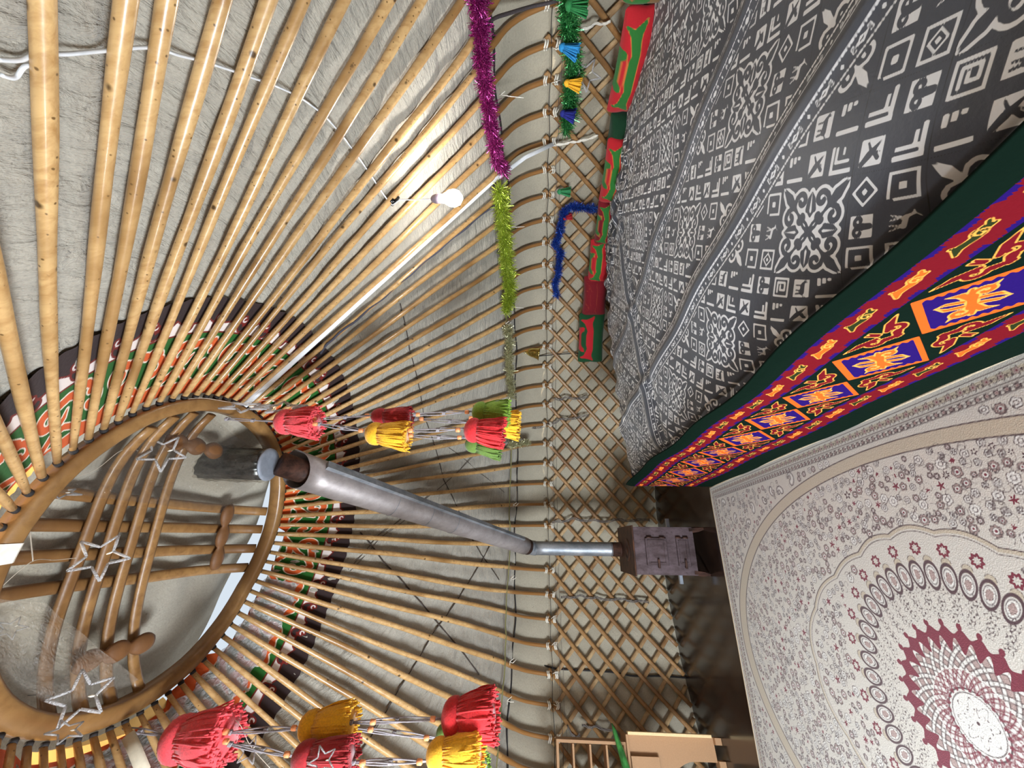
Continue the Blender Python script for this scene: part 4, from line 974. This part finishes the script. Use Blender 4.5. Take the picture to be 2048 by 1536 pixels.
cushion(272, 404, 1206, 'rg', 2.80, 'red cushion with green scroll leaning over the cloth near the blue tinsel', .05, -1)
cushion(398, 490, 1192, 'wg', 2.84, 'wine cushion with pale green leaf pattern below the blue tinsel corner')
cushion(476, 566, 1178, 'rg', 2.86, 'bright red cushion with green curls, third from the far end of the row', .0, -1)
cushion(550, 632, 1166, 'ww', 2.87, 'plain wine red velvet cushion beside the green one at the far end')
cushion(624, 726, 1157, 'gr', 2.87, 'dark green cushion with a red corner motif at the far end of the row')

# ================================================================== TASSELS
M_cordg = plain('braided_cord', lin(150, 144, 148), .6, 0, .45, 420)
M_bead = plain('orange_bead', lin(244, 160, 106), .5)
YC = dict(coral=lin(228, 70, 78), red=lin(206, 30, 36), dark_red=lin(160, 22, 30), yellow=lin(246, 176, 28), green=lin(122, 158, 42), dark_green=lin(92, 122, 44))
YM = {k: plain('yarn_' + k, v, .85, 0, .22, 130, .4, Sheen_Weight=.25) for k, v in YC.items()}
def frame(a):
    u = np.cross(a, [.2, .9, .3]); u /= np.linalg.norm(u); return u, np.cross(a, u)
def tassel(p0, p1, width, color, parent, name='tassel_head', strands=170, seed=0):
    """head at p0, fringe ends at p1"""
    rnd = random.Random(seed); a = p1 - p0; Lt = np.linalg.norm(a); a = a / Lt; u, b = frame(a); hl = Lt * .34; hr = width * .38
    mb = MB(); mb.lathe(p0, a, [(0, hr * .12), (hl * .06, hr * .42), (hl * .2, hr * .72), (hl * .42, hr * .93), (hl * .66, hr), (hl * .9, hr * .97), (hl * .99, hr * .86), (hl * 1.06, hr * .84)], 36, 0, .018, 18)
    head = mb.build(name, YM[color], parent)
    mb = MB()
    for k in range(strands):
        t = rnd.uniform(0, 2 * PI); q = math.sqrt(rnd.uniform(.45, 1)); r0 = hr * .88 * q; r1 = width * .5 * q * rnd.uniform(.86, 1.06); ln = (Lt - hl) * rnd.uniform(.88, 1.05)
        w1 = rnd.uniform(-.12, .12); pts = []
        for s in np.linspace(0, 1, 7):
            rr_ = r0 + (r1 - r0) * s ** .75 + .03 * width * math.sin(s * 7 + k) * s; tt_ = t + w1 * s
            pts.append(p0 + a * (hl * .98 + ln * s) + rr_ * (math.cos(tt_) * u + math.sin(tt_) * b))
        mb.tube(pts, width * .0195 * rnd.uniform(.8, 1.2), 4)
    n_ = 14
    mb.lathe(p0 + a * hl, a, [(0, hr * .84), ((Lt - hl) * .3, width * .41), ((Lt - hl) * .6, width * .44), ((Lt - hl) * .9, width * .45)], n_)
    mb.build('tassel_fringe', YM[color], head); return head
def bead(p, a, r, parent):
    mb = MB(); mb.lathe(p - a * r, a, [(0, r * .7), (r * .3, r), (r * 1.7, r), (r * 2, r * .7)], 10); mb.build('bead', M_bead, parent)
def cords(p, q, parent, n=3, spread=.010, r=.0034, knot=True):
    p, q = np.asarray(p, float), np.asarray(q, float); a = q - p; Lc = np.linalg.norm(a); a /= Lc; u, b = frame(a); mb = MB()
    for k in range(n):
        t = 2 * PI * k / n; pts = [p + a * Lc * s + (u * math.cos(t + 2 * s) + b * math.sin(t + 2 * s)) * spread * (math.sin(s * PI) + .18) for s in np.linspace(0, 1, 9)]
        mb.tube(pts, r, 6)
    if knot:
        for s in (0.0, .5) if Lc > .12 else (0.0,):
            for k in range(3):
                c = p + a * (Lc * s + .006 * k); mb.tube([c + .009 * (math.cos(t) * (u + .4 * a) + math.sin(t) * b) for t in np.linspace(0, 2 * PI, 10)], .0036, 5, cap=False)
    mb.build('cord', M_cordg, parent)
def tassel_string(label, items, lines, beads, hang):
    e = empty('tassel_string', tuple(hang), label, 'tassel string')
    for k, (x0, y0, x1, y1, wpx, Y, colr) in enumerate(items):
        p0, p1 = at_y(x0, y0, Y), at_y(x1, y1, Y); h = tassel(p0, p1, wpx / F * Y, colr, e, seed=k); h['label'] = colr.replace('_', ' ') + ' yarn tassel'
    for (x0, y0, x1, y1, Y, n_) in lines: cords(at_y(x0, y0, Y), at_y(x1, y1, Y), e, n_)
    for (x, y, Y) in beads:
        p = at_y(x, y, Y); bead(p, np.array([0, 0, -1.]), .0125, e)
    return e
Y1 = 2.22; Y2 = 1.84
tassel_string('hanging tassel string of coral, red, yellow and green tassels in front of the stove pipe',
    [(552, 843, 638, 846, 70, Y1, 'coral'), (742, 832, 824, 834, 44, Y1 + .14, 'dark_red'), (731, 866, 818, 872, 62, Y1 - .06, 'yellow'),
     (944, 824, 1020, 828, 58, Y1 + .10, 'green'), (966, 846, 1040, 852, 62, Y1 + .24, 'yellow'), (930, 886, 1004, 900, 44, Y1 + .14, 'dark_green'), (928, 858, 1010, 868, 66, Y1 - .06, 'red')],
    [(452, 838, 556, 843, Y1, 2), (636, 838, 742, 831, Y1 + .08, 2), (636, 848, 731, 862, Y1 - .03, 3), (828, 829, 944, 823, Y1 + .10, 3), (830, 838, 966, 846, Y1 + .18, 3), (820, 862, 928, 857, Y1 - .04, 3), (820, 872, 932, 876, Y1 + .06, 3)],
    [(628, 838, Y1 - .02), (630, 848, Y1 - .05), (734, 831, Y1 + .12), (722, 861, Y1 - .06), (836, 829, Y1 + .10), (843, 838, Y1 + .17), (934, 824, Y1 + .10), (942, 836, Y1 + .16), (821, 861, Y1 - .08), (822, 871, Y1 - .02), (916, 860, Y1 - .06), (919, 875, Y1 + .06)], at_y(452, 838, Y1))
tassel_string('hanging tassel string of coral, yellow and red tassels at the bottom of the photo',
    [(332, 1480, 462, 1470, 112, Y2, 'coral'), (600, 1456, 708, 1443, 78, Y2 + .04, 'yellow'), (586, 1516, 708, 1514, 80, Y2 - .10, 'dark_red'), (872, 1468, 950, 1472, 52, Y2 + .16, 'dark_green'),
     (884, 1438, 994, 1428, 96, Y2 + .04, 'red'), (853, 1512, 966, 1504, 78, Y2 - .08, 'yellow'), (900, 1545, 975, 1530, 60, Y2 + .12, 'green')],
    [(218, 1456, 336, 1470, Y2, 3), (458, 1465, 600, 1456, Y2 + .02, 3), (458, 1488, 586, 1512, Y2 - .06, 3), (700, 1445, 884, 1437, Y2 + .04, 3), (700, 1456, 872, 1476, Y2 + .12, 3), (704, 1525, 853, 1522, Y2 - .08, 4)],
    [(452, 1464, Y2 - .02), (452, 1483, Y2 - .04), (588, 1456, Y2 + .02), (574, 1509, Y2 - .10), (746, 1444, Y2 + .02), (741, 1459, Y2 + .06), (866, 1438, Y2 + .04), (853, 1476, Y2 + .10), (725, 1526, Y2 - .10), (839, 1524, Y2 - .09)], at_y(218, 1456, Y2))

# ================================================================== TINSEL
def tinsel_mat(name, c, spark):
    t = NT(name); oi = t.n('ShaderNodeNewGeometry'); v = t.coord(); nz = t.noise(v, 260, 1)
    return t.set(t.mix(t.step(nz, .53, .62), c, spark), .3, .6)  # sparkle painted in: noise mixes a bright glint colour into the foil
def garland(name, pix, fn, rad, mat, label, dens=5200, seed=1, cat='tinsel garland'):
    g = np.random.default_rng(seed); q = [fn(x, y) for (x, y) in pix]; q = np.array(q); seg = np.linalg.norm(np.diff(q, axis=0), axis=1); cum = np.concatenate([[0], np.cumsum(seg)]); Lg = cum[-1]
    e = empty(name, tuple(q[0]), label, cat)
    n = int(dens * Lg); s = g.uniform(0, Lg, n); c = np.stack([np.interp(s, cum, q[:, k]) for k in range(3)], -1)
    d = g.normal(size=(n, 3)); d /= np.linalg.norm(d, axis=1)[:, None]; ln = rad * g.uniform(.65, 1.1, n) * (1 + .25 * np.sin(s * 40)); side = np.cross(d, g.normal(size=(n, 3))); side /= np.linalg.norm(side, axis=1)[:, None] + 1e-9; wv = (.0015 * (rad / .03) ** .5)
    c = c + g.normal(size=(n, 3)) * rad * .12
    tip = c + d * ln[:, None] + np.array([0, 0, -1]) * (ln * .18)[:, None]
    V = np.stack([c - side * wv, c + side * wv, tip + side * wv * .8, tip - side * wv * .8], 1).reshape(-1, 3)
    me = bpy.data.meshes.new('tinsel_strands'); me.vertices.add(4 * n); me.vertices.foreach_set('co', V.reshape(-1)); me.loops.add(4 * n); me.loops.foreach_set('vertex_index', np.arange(4 * n, dtype=np.int32)); me.polygons.add(n); me.polygons.foreach_set('loop_start', np.arange(0, 4 * n, 4, dtype=np.int32)); me.update(calc_edges=True); me.materials.append(mat); me.validate()
    tag(link('tinsel_strands', me, e), kind='stuff')
    mb = MB(); mb.tube([q[k] for k in range(len(q))], .0035, 5); mb.build('core_wire', M_string, e); return e
def near_roof(off): return lambda x, y: felt(*roof_hit(x, y, -off), -off)
def near_wall(off): return lambda x, y: cyl_hit(x, y, R - off)
MG, LG, SG, DG, BG = tinsel_mat('magenta_foil', lin(118, 8, 78), lin(236, 96, 196)), tinsel_mat('lime_foil', lin(150, 172, 30), lin(240, 250, 140)), tinsel_mat('pale_foil', lin(160, 158, 112), lin(255, 250, 220)), tinsel_mat('green_foil', lin(14, 92, 44), lin(130, 240, 140)), tinsel_mat('blue_foil', lin(12, 26, 140), lin(90, 160, 255))
garland('tinsel_garland', [(944, -14), (949, 30), (953, 80), (955, 130), (960, 175), (968, 215), (973, 255), (982, 300), (986, 325), (1004, 342)], near_roof(.085), .056, MG, 'long magenta tinsel garland hanging along the pole bends at the top', 6500, 1)
garland('tinsel_garland', [(991, 382), (994, 415), (998, 450), (1003, 490), (1005, 525), (1010, 560), (1013, 590), (1006, 626)], near_roof(.10), .078, LG, 'lime green tinsel garland in the middle of the pole bends', 5200, 2)
garland('tinsel_garland', [(1008, 655), (1013, 680), (1012, 715), (1014, 750), (1019, 795)], near_roof(.085), .062, SG, 'thin pale silver and olive tinsel garland below the lime one', 3600, 3)
garland('tinsel_garland', [(1014, 890), (1035, 887), (1060, 885)], near_roof(.085), .05, SG, 'short end of pale tinsel peeping out beside the red tassel', 3600, 4)
garland('tinsel_garland', [(1136, -12), (1134, 40), (1138, 80), (1143, 120), (1144, 150), (1138, 185), (1138, 220), (1130, 262)], near_wall(.12), .070, DG, 'thick dark green tinsel garland on the lattice at the top of the photo', 5200, 5)
garland('tinsel_garland', [(1190, 418), (1165, 417), (1140, 413), (1126, 424), (1120, 450), (1117, 475), (1108, 490), (1120, 504), (1116, 530), (1116, 550), (1108, 570), (1113, 592)], near_wall(.09), .046, BG, 'blue tinsel garland bent in a corner on the lattice above the cushions', 5200, 6)
SM = {k: plain('small_yarn_' + k, v, .85, 0, .2, 160, .3) for k, v in dict(blue=lin(40, 136, 196), yellow=lin(240, 176, 40), navy=lin(28, 36, 128), green=lin(36, 120, 62), mint=lin(54, 140, 88), red=lin(170, 26, 36)).items()}
def small_tassel(x0, y0, x1, y1, wpx, r, colr, label):
    p0 = cyl_hit(x0, y0, r); Yd = p0[1]; p1 = at_y(x1, y1, Yd); wd = wpx / F * Yd; a = p1 - p0; Lt = np.linalg.norm(a); a /= Lt; u, b = frame(a); rn = random.Random(len(label))
    e = empty('small_tassel', tuple(p0), label, 'tassel')
    mb = MB(); mb.lathe(p0, a, [(0, wd * .05), (Lt * .08, wd * .22), (Lt * .2, wd * .27), (Lt * .3, wd * .22)], 14); mb.build('tassel_head', SM[colr], e)
    mb = MB()
    for k in range(46):
        t = rn.uniform(0, 2 * PI); q = math.sqrt(rn.random()); mb.tube([p0 + a * Lt * s + (math.cos(t) * u + math.sin(t) * b) * q * wd * (.2 + .32 * (s - .25) / .75) for s in (.25, .5, .75, rn.uniform(.93, 1.03))], wd * .045, 5)
    mb.build('tassel_fringe', SM[colr], e); return e
small_tassel(1118, 92, 1156, 106, 30, R - .20, 'blue', 'small bright blue tassel on the dark green tinsel')
small_tassel(1128, 165, 1162, 172, 26, R - .20, 'yellow', 'small yellow tassel on the dark green tinsel')
small_tassel(1120, 226, 1150, 232, 26, R - .20, 'navy', 'small navy blue tassel near the end of the dark green tinsel')
small_tassel(1130, 10, 1176, 12, 40, R - .24, 'green', 'green tassel at the very top beside the dark green tinsel')
small_tassel(1114, 383, 1141, 385, 20, R - .07, 'mint', 'small mint green tassel hanging alone on the lattice above the blue tinsel')
small_tassel(1126, 437, 1144, 433, 16, R - .10, 'red', 'tiny red tassel half hidden behind the blue tinsel')

# ================================================================== CLEAR STAR LIGHTS
def star(x, y, rpx, Y, rot, tilt, label):
    c = at_y(x, y, Y); rad = rpx / F * Y; view = -np.array(rdir(x, y)); view /= np.linalg.norm(view)
    a1 = np.array([0, 0, 1.]) - view[2] * view; a1 /= np.linalg.norm(a1); a2 = np.cross(view, a1)
    a2 = a2 * math.cos(tilt) + view * math.sin(tilt); c1, s1 = math.cos(rot), math.sin(rot); b1 = a1 * c1 + a2 * s1; b2 = -a1 * s1 + a2 * c1
    nn = np.cross(b1, b2)
    e = empty('star_light', tuple(c), label, 'star light', 'clear plastic star lights')
    pts = [c + (rad if k % 2 == 0 else rad * .42) * (math.cos(PI * k / 5) * b1 + math.sin(PI * k / 5) * b2) for k in range(10)]
    mb = MB()
    for k in range(10):
        p, q = pts[k], pts[(k + 1) % 10]; tr = rad * .062; mb.tube([p, (p + q) / 2, q], [tr * .8, tr, tr * .8], 6)
    mb.build('star_outline', M_star, e)
    mb = MB(); mb.lathe(c - b1 * rad * .5, b1, [(0, rad * .03), (rad * .2, rad * .05), (rad * .3, rad * .02)], 6); mb.build('small_led', M_string, e)
for a in ((325, 905, 42, 1.95, .35, .3, 'clear star under the crown beside the carved spacer and chimney sleeve'),
          (200, 1114, 50, 1.45, .6, .25, 'largest clear star hanging in the middle of the crown bars'),
          (162, 1394, 54, 1.55, .15, .2, 'clear star before the cloudy plastic sheet at the lower rim'),
          (22, 1257, 26, 1.5, .8, .5, 'clear star at the left edge under the cloudy sheet'),
          (488, 814, 44, 2.1, .2, 1.32, 'clear star seen edge on at the rim above the first coral tassel'),
          (566, 815, 48, 2.3, .9, 1.30, 'clear star seen edge on before the poles above the first coral tassel'),
          (122, 986, 34, 1.6, .3, 1.25, 'clear star seen edge on over the left part of the rim'),
          (318, 826, 26, 1.9, .7, 1.2, 'small clear star lying over the upper rim'),
          (655, 1064, 20, 3.1, .5, .5, 'small clear star before the orange and green band beside the chimney'),
          (612, 1186, 28, 3.0, .1, .3, 'open clear star before the orange and green band below the chimney'),
          (592, 1257, 16, 2.9, .4, .8, 'tiny clear star on the green part of the painted band'),
          (500, 1502, 26, 1.9, .9, .4, 'clear star beside the lower coral tassel cord'),
          (645, 1522, 28, 1.6, .2, .3, 'clear star in front of the dark red tassel at the bottom edge'),
          (132, 1462, 34, 1.4, .3, .9, 'blurred clear star below the lower rim at the left'),
          (1172, 150, 30, cyl_hit(1172, 150, R - .16)[1], .4, .4, 'star outline hanging on the lattice beside the yellow tassel')): star(*a)
M_wire = plain('thin_wire', lin(190, 176, 158), .5)
cable('fairy_wire', [at_y(-10, 1186, 1.45), at_y(62, 1124, 1.46), at_y(110, 1120, 1.45), at_y(152, 1116, 1.45)], .0014, M_wire, 'thin fairy light wire at the left edge leading to the largest star', 'wire')
cable('fairy_wire', [at_y(58, 1010, 1.5), at_y(60, 1060, 1.48), at_y(66, 1122, 1.46)], .0024, M_wire, 'short pale wire hanging from the rim at the left edge', 'wire')
cable('fairy_wire', [at_y(60, 975, 1.6), at_y(180, 945, 1.7), at_y(245, 900, 1.8), at_y(290, 905, 1.95)], .0014, M_wire, 'thin fairy light wire across the upper rim to the star by the chimney', 'wire')
cable('fairy_wire', [at_y(270, 838, 1.85), at_y(340, 808, 1.95), at_y(400, 796, 2.0), at_y(480, 806, 2.1), at_y(560, 800, 2.3), at_y(620, 828, 2.35)], .0016, M_wire, 'thin fairy light wire along the pole ends above the first coral tassel', 'wire')
cable('fairy_wire', [at_y(588, 1040, 3.1), at_y(586, 1090, 3.1), at_y(590, 1140, 3.05), at_y(570, 1190, 3.0), at_y(560, 1255, 2.9)], .0022, M_wire, 'thin wire hanging across the painted band below the chimney', 'wire')
cable('fairy_wire', [at_y(20, 1395, 1.6), at_y(70, 1390, 1.6), at_y(115, 1394, 1.56)], .0016, M_black, 'dark thin wire over the cloudy sheet to the lower star', 'wire')
cable('fairy_wire', [at_y(400, 1436, 1.9), at_y(470, 1440, 1.9), at_y(500, 1490, 1.9), at_y(540, 1536, 1.9)], .0016, M_wire, 'thin wire behind the lower coral tassel', 'wire')
cable('braided_rope', [cyl_hit(x, y, R - q) for x, y, q in ((972, 52, .45), (990, 36, .36), (1020, 26, .26), (1060, 14, .14), (1112, 2, .06), (1130, -12, .06))], .010, plain('braided_rope', lin(70, 62, 64), .8, 0, .5, 200), 'dark braided rope beside the magenta tinsel at the top edge of the photo', 'rope')
flat_strip('pale_strap', [at_y(256, 1470, 1.75), at_y(270, 1500, 1.72), at_y(288, 1545, 1.68)], .026, plain('pale_cloth', lin(196, 186, 164), .9), 'pale cloth strap hanging from the lower rim beside the coral tassel', 'strap')
pc = np.array(NRM); tp = []
for (x, y) in ((14, 1088), (14, 1128)):
    d = rdir(x, y); t_ = ((rp(0, 0, -.03) - CAM) @ pc) / (d @ pc); p = CAM + d * t_; tp.append(math.atan2(p[0] - RCX, p[1] - RCY))
mb = MB(); vs = []; fs = []; c0 = .94
for k in range(7):
    t_ = tp[0] + (tp[1] - tp[0]) * k / 6
    for (q, h) in sec: vs.append(rp((c0 + (q - c0) * 1.06) * math.sin(t_), (c0 + (q - c0) * 1.06) * math.cos(t_), .01 + (h - .01) * 1.06))
for k in range(6):
    for j in range(8): fs.append((k * 8 + j, k * 8 + (j + 1) % 8, (k + 1) * 8 + (j + 1) % 8, (k + 1) * 8 + j))
mb.add(vs, fs); mb.build('white_tape', M_string, crown, False)
# brass bell
bp = cyl_hit(1072, 705, R - .12); bell = empty('bell', tuple(bp), 'small shiny golden bell hanging from the olive cord', 'bell')
M_gold = plain('polished_brass', lin(214, 190, 110), .18, 1.0)
mb = MB(); mb.lathe(at_y(1052, 703, bp[1]), at_y(1082, 708, bp[1]) - at_y(1052, 703, bp[1]), [(0, .012), (.02, .034), (.06, .052), (.11, .06), (.15, .072), (.165, .086), (.155, .07)], 22); mb.build('bell_body', M_gold, bell)
mb = MB(); mb.tube([at_y(1020, 700, bp[1] - .1), at_y(1040, 702, bp[1]), at_y(1054, 704, bp[1])], .005, 5); mb.tube([at_y(1050, 703, bp[1]) + [.02 * math.cos(t), 0, .02 * math.sin(t)] for t in np.linspace(0, 6.28, 10)], .004, 5); mb.build('bell_loop', M_gold, bell)

# ================================================================== LASHINGS ON THE LATTICE
def lashing(pix, label, r=R - .022, wd=.0045, n=3, cat='strap', mat=M_greycord):
    e = empty('lashing', tuple(cyl_hit(*pix[0], r)), label, cat)
    for k in range(n):
        q = []
        for j in range(len(pix) - 1):
            for s in np.linspace(0, 1, 9, endpoint=False):
                x = pix[j][0] + (pix[j + 1][0] - pix[j][0]) * s; y = pix[j][1] + (pix[j + 1][1] - pix[j][1]) * s
                q.append(cyl_hit(x, y + (k - (n - 1) / 2) * 3.4 * math.cos(s * 6 + k + j), r - .004 * math.sin(s * 9 + k * 2)))
        mb = MB(); mb.tube(q, wd, 5); mb.build('cord', mat, e)
lashing([(1104, 1046), (1145, 1038), (1195, 1042), (1250, 1040), (1306, 1041)], 'grey cord lashing down the lattice just above the stove in the photo')
lashing([(1122, 1196), (1160, 1192), (1200, 1197), (1255, 1200), (1303, 1206)], 'grey cord lashing down the lattice just below the stove in the photo')
lashing([(1106, 800), (1130, 796), (1182, 795)], 'short knotted grey cord at the cloth corner, upper of two')
lashing([(1050, 858), (1095, 850), (1125, 838), (1184, 832)], 'short knotted grey cord at the cloth corner, lower of two')
lashing([(1164, 1452), (1190, 1454), (1236, 1462)], 'grey cord lashing behind the board rack', n=3)
lashing([(1135, 1455), (1150, 1475), (1160, 1470), (1148, 1482)], 'bundle of grey cord knotted at the lattice top by the rack', n=4)
lashing([(1160, 62), (1190, 48), (1225, 44)], 'pale cord wound round the lattice beside the large red cushion', mat=M_string, r=R - .05)
lashing([(1100, 292), (1140, 285), (1165, 281), (1200, 270)], 'white rag tie across the lattice above the cushions', mat=M_string, wd=.007, n=2)
cable('wall_cord', [cyl_hit(x, y, R + .035) for x, y in ((1070, 1325), (1112, 1337), (1160, 1340), (1222, 1344), (1268, 1352), (1320, 1352), (1378, 1356))], .008, M_black, 'dark cord sagging down the wall felt behind the lattice', 'cord')
cable('wall_cord', [cyl_hit(x, y, R + .0) for x, y in ((1030, 728), (1062, 715), (1112, 709), (1165, 706))], .006, M_black, 'dark cord from the pole bend to the green cushion', 'cord')

# ================================================================== BOARD RACK AND GREEN ROLL
Yr = 3.05
g0 = plane(1438, 1476, 0); e1 = np.array([-.80, -.60, 0]); e2 = np.array([-.60, .80, 0.]); zz_ = np.array([0, 0, 1.])
kq = g0[1]
def zpx(x): return at_y(x, 1476, kq)[2]
z_desk = zpx(1254); z_top = zpx(1112)
K = lambda a, b, c: g0 + e1 * a + e2 * b + zz_ * c
desk = empty('board_stand', tuple(g0), 'low stand of raw fibreboard with an arched cut-out at the bottom edge of the photo', 'stand')
# panel with arch: outline extruded
W2 = .74; out = [(0, 0), (0, z_desk)]
arch = [(.15, 0.05)] + [(.15 + .20 - .20 * math.cos(t), .22 + .22 * math.sin(t)) for t in np.linspace(0, PI, 16)] + [(.55, .05)]
outer = [(0, .05), (0, z_desk), (W2, z_desk), (W2, .05)]
prof = [(0, .05), (0, z_desk), (W2, z_desk), (W2, .05)] + arch[::-1]
vs = [K(a, 0, c) for a, c in prof] + [K(a, .018, c) for a, c in prof]; n = len(prof)
mb = MB(); mb.add(vs, [tuple(range(n)), tuple(range(n, 2 * n))[::-1]] + [(k, k + n, (k + 1) % n + n, (k + 1) % n) for k in range(n)]); mb.build('arched_panel', M_mdf, desk, False)
for a in (.0, .16, .56, W2):
    if a in (.16, .56) or True:
        mb = MB(); mb.box(K(min(max(a, .02), W2 - .02), .0, .026), (e1, e2, zz_), (.022, .05, .026), 0, .004); mb.build('foot', M_mdf, desk, False)
mb = MB(); mb.box(K(-.010, -.02, z_desk * .55), (zz_, e1, e2), (z_desk * .45, .010, .03), 0, .002); mb.build('side_edge', M_mdfe, desk, False)
mb = MB(); mb.box(K(.40, -.03, z_desk * .84), (e1, e2, zz_), (.27, .012, z_desk * .15), 0, .002); mb.build('front_board', M_mdf, desk, False)
mb = MB(); mb.box(K(W2 / 2, .10, z_desk + .008), (e1, e2, zz_), (W2 / 2, .14, .010), 0, .002); mb.build('stand_top', M_mdf, desk, False)
rack = empty('letter_rack', tuple(K(.4, .1, z_desk)), 'open fibreboard rack with small compartments standing on the arched stand', 'rack')
zr0, zr1 = z_desk + .019, z_top; a0 = .06; a1_ = .74; th_ = .010
def rb_(name, a, b, c, la, lb, lc): mb = MB(); mb.box(K(a, b, c), (e1, e2, zz_), (la, lb, lc), 0, .0015); mb.build(name, M_mdf, rack, False)
rb_('side_panel', a0, .10, (zr0 + zr1) / 2, th_, .11, (zr1 - zr0) / 2); rb_('side_panel', a1_, .10, (zr0 + zr1) / 2, th_, .11, (zr1 - zr0) / 2)
rb_('top_board', (a0 + a1_) / 2, .10, zr1 - .01, (a1_ - a0) / 2 - .01, .11, .010); rb_('bottom_board', (a0 + a1_) / 2, .10, zr0 + .01, (a1_ - a0) / 2 - .01, .11, .010)
for q in (.26, .52, .77): rb_('shelf_board', a0 + .13, .10, zr1 - (zr1 - zr0) * q * .94, .115, .10, .008)
rb_('divider', a0 + .255, .10, (zr0 + zr1) / 2, .009, .105, (zr1 - zr0) / 2 - .02)
rl = [K(-.02, -.07, z_desk + .11), K(.10, -.09, z_desk + .075), K(.25, -.10, z_desk + .035), K(.45, -.10, z_desk + .03), K(.60, -.10, z_desk + .028)]
mb = MB(); mb.tube([rl[0] + (rl[1] - rl[0]) * -.4] + rl, [.006, .02, .032, .042, .044, .042], 14, flat=.8); o = mb.build('green_roll', plain('glossy_green', lin(52, 112, 54), .22, 0, .5, 14, .4))
tag(o, 'glossy green rolled wrapper lying on the fibreboard stand before the rack', 'roll')

# ================================================================== LIGHT FROM ADDED FILL LAMPS AND THE DOORWAY
dc = np.array([CX + (R + .10) * math.sin(DOOR), CY + (R + .10) * math.cos(DOOR), .68]); al = bpy.data.lights.new('doorway_daylight', 'AREA'); al.shape = 'RECTANGLE'; al.size = .95; al.size_y = 1.25; al.energy = 380; al.color = (.82, .91, 1)
ao = bpy.data.objects.new('doorway_daylight', al); col.objects.link(ao); ao.location = dc; ao.rotation_euler = Vector((-math.sin(DOOR), -math.cos(DOOR), .05)).to_track_quat('-Z', 'Y').to_euler()
lamp_light('fill_lamp', (-2.2, .55, 2.15), 42, .06, (.97, .985, 1))  # unseen point lamps added to brighten the room
lamp_light('fill_lamp', (.6, -.12, 2.3), 66, .06, (.97, .985, 1))
bpy.context.view_layer.update()
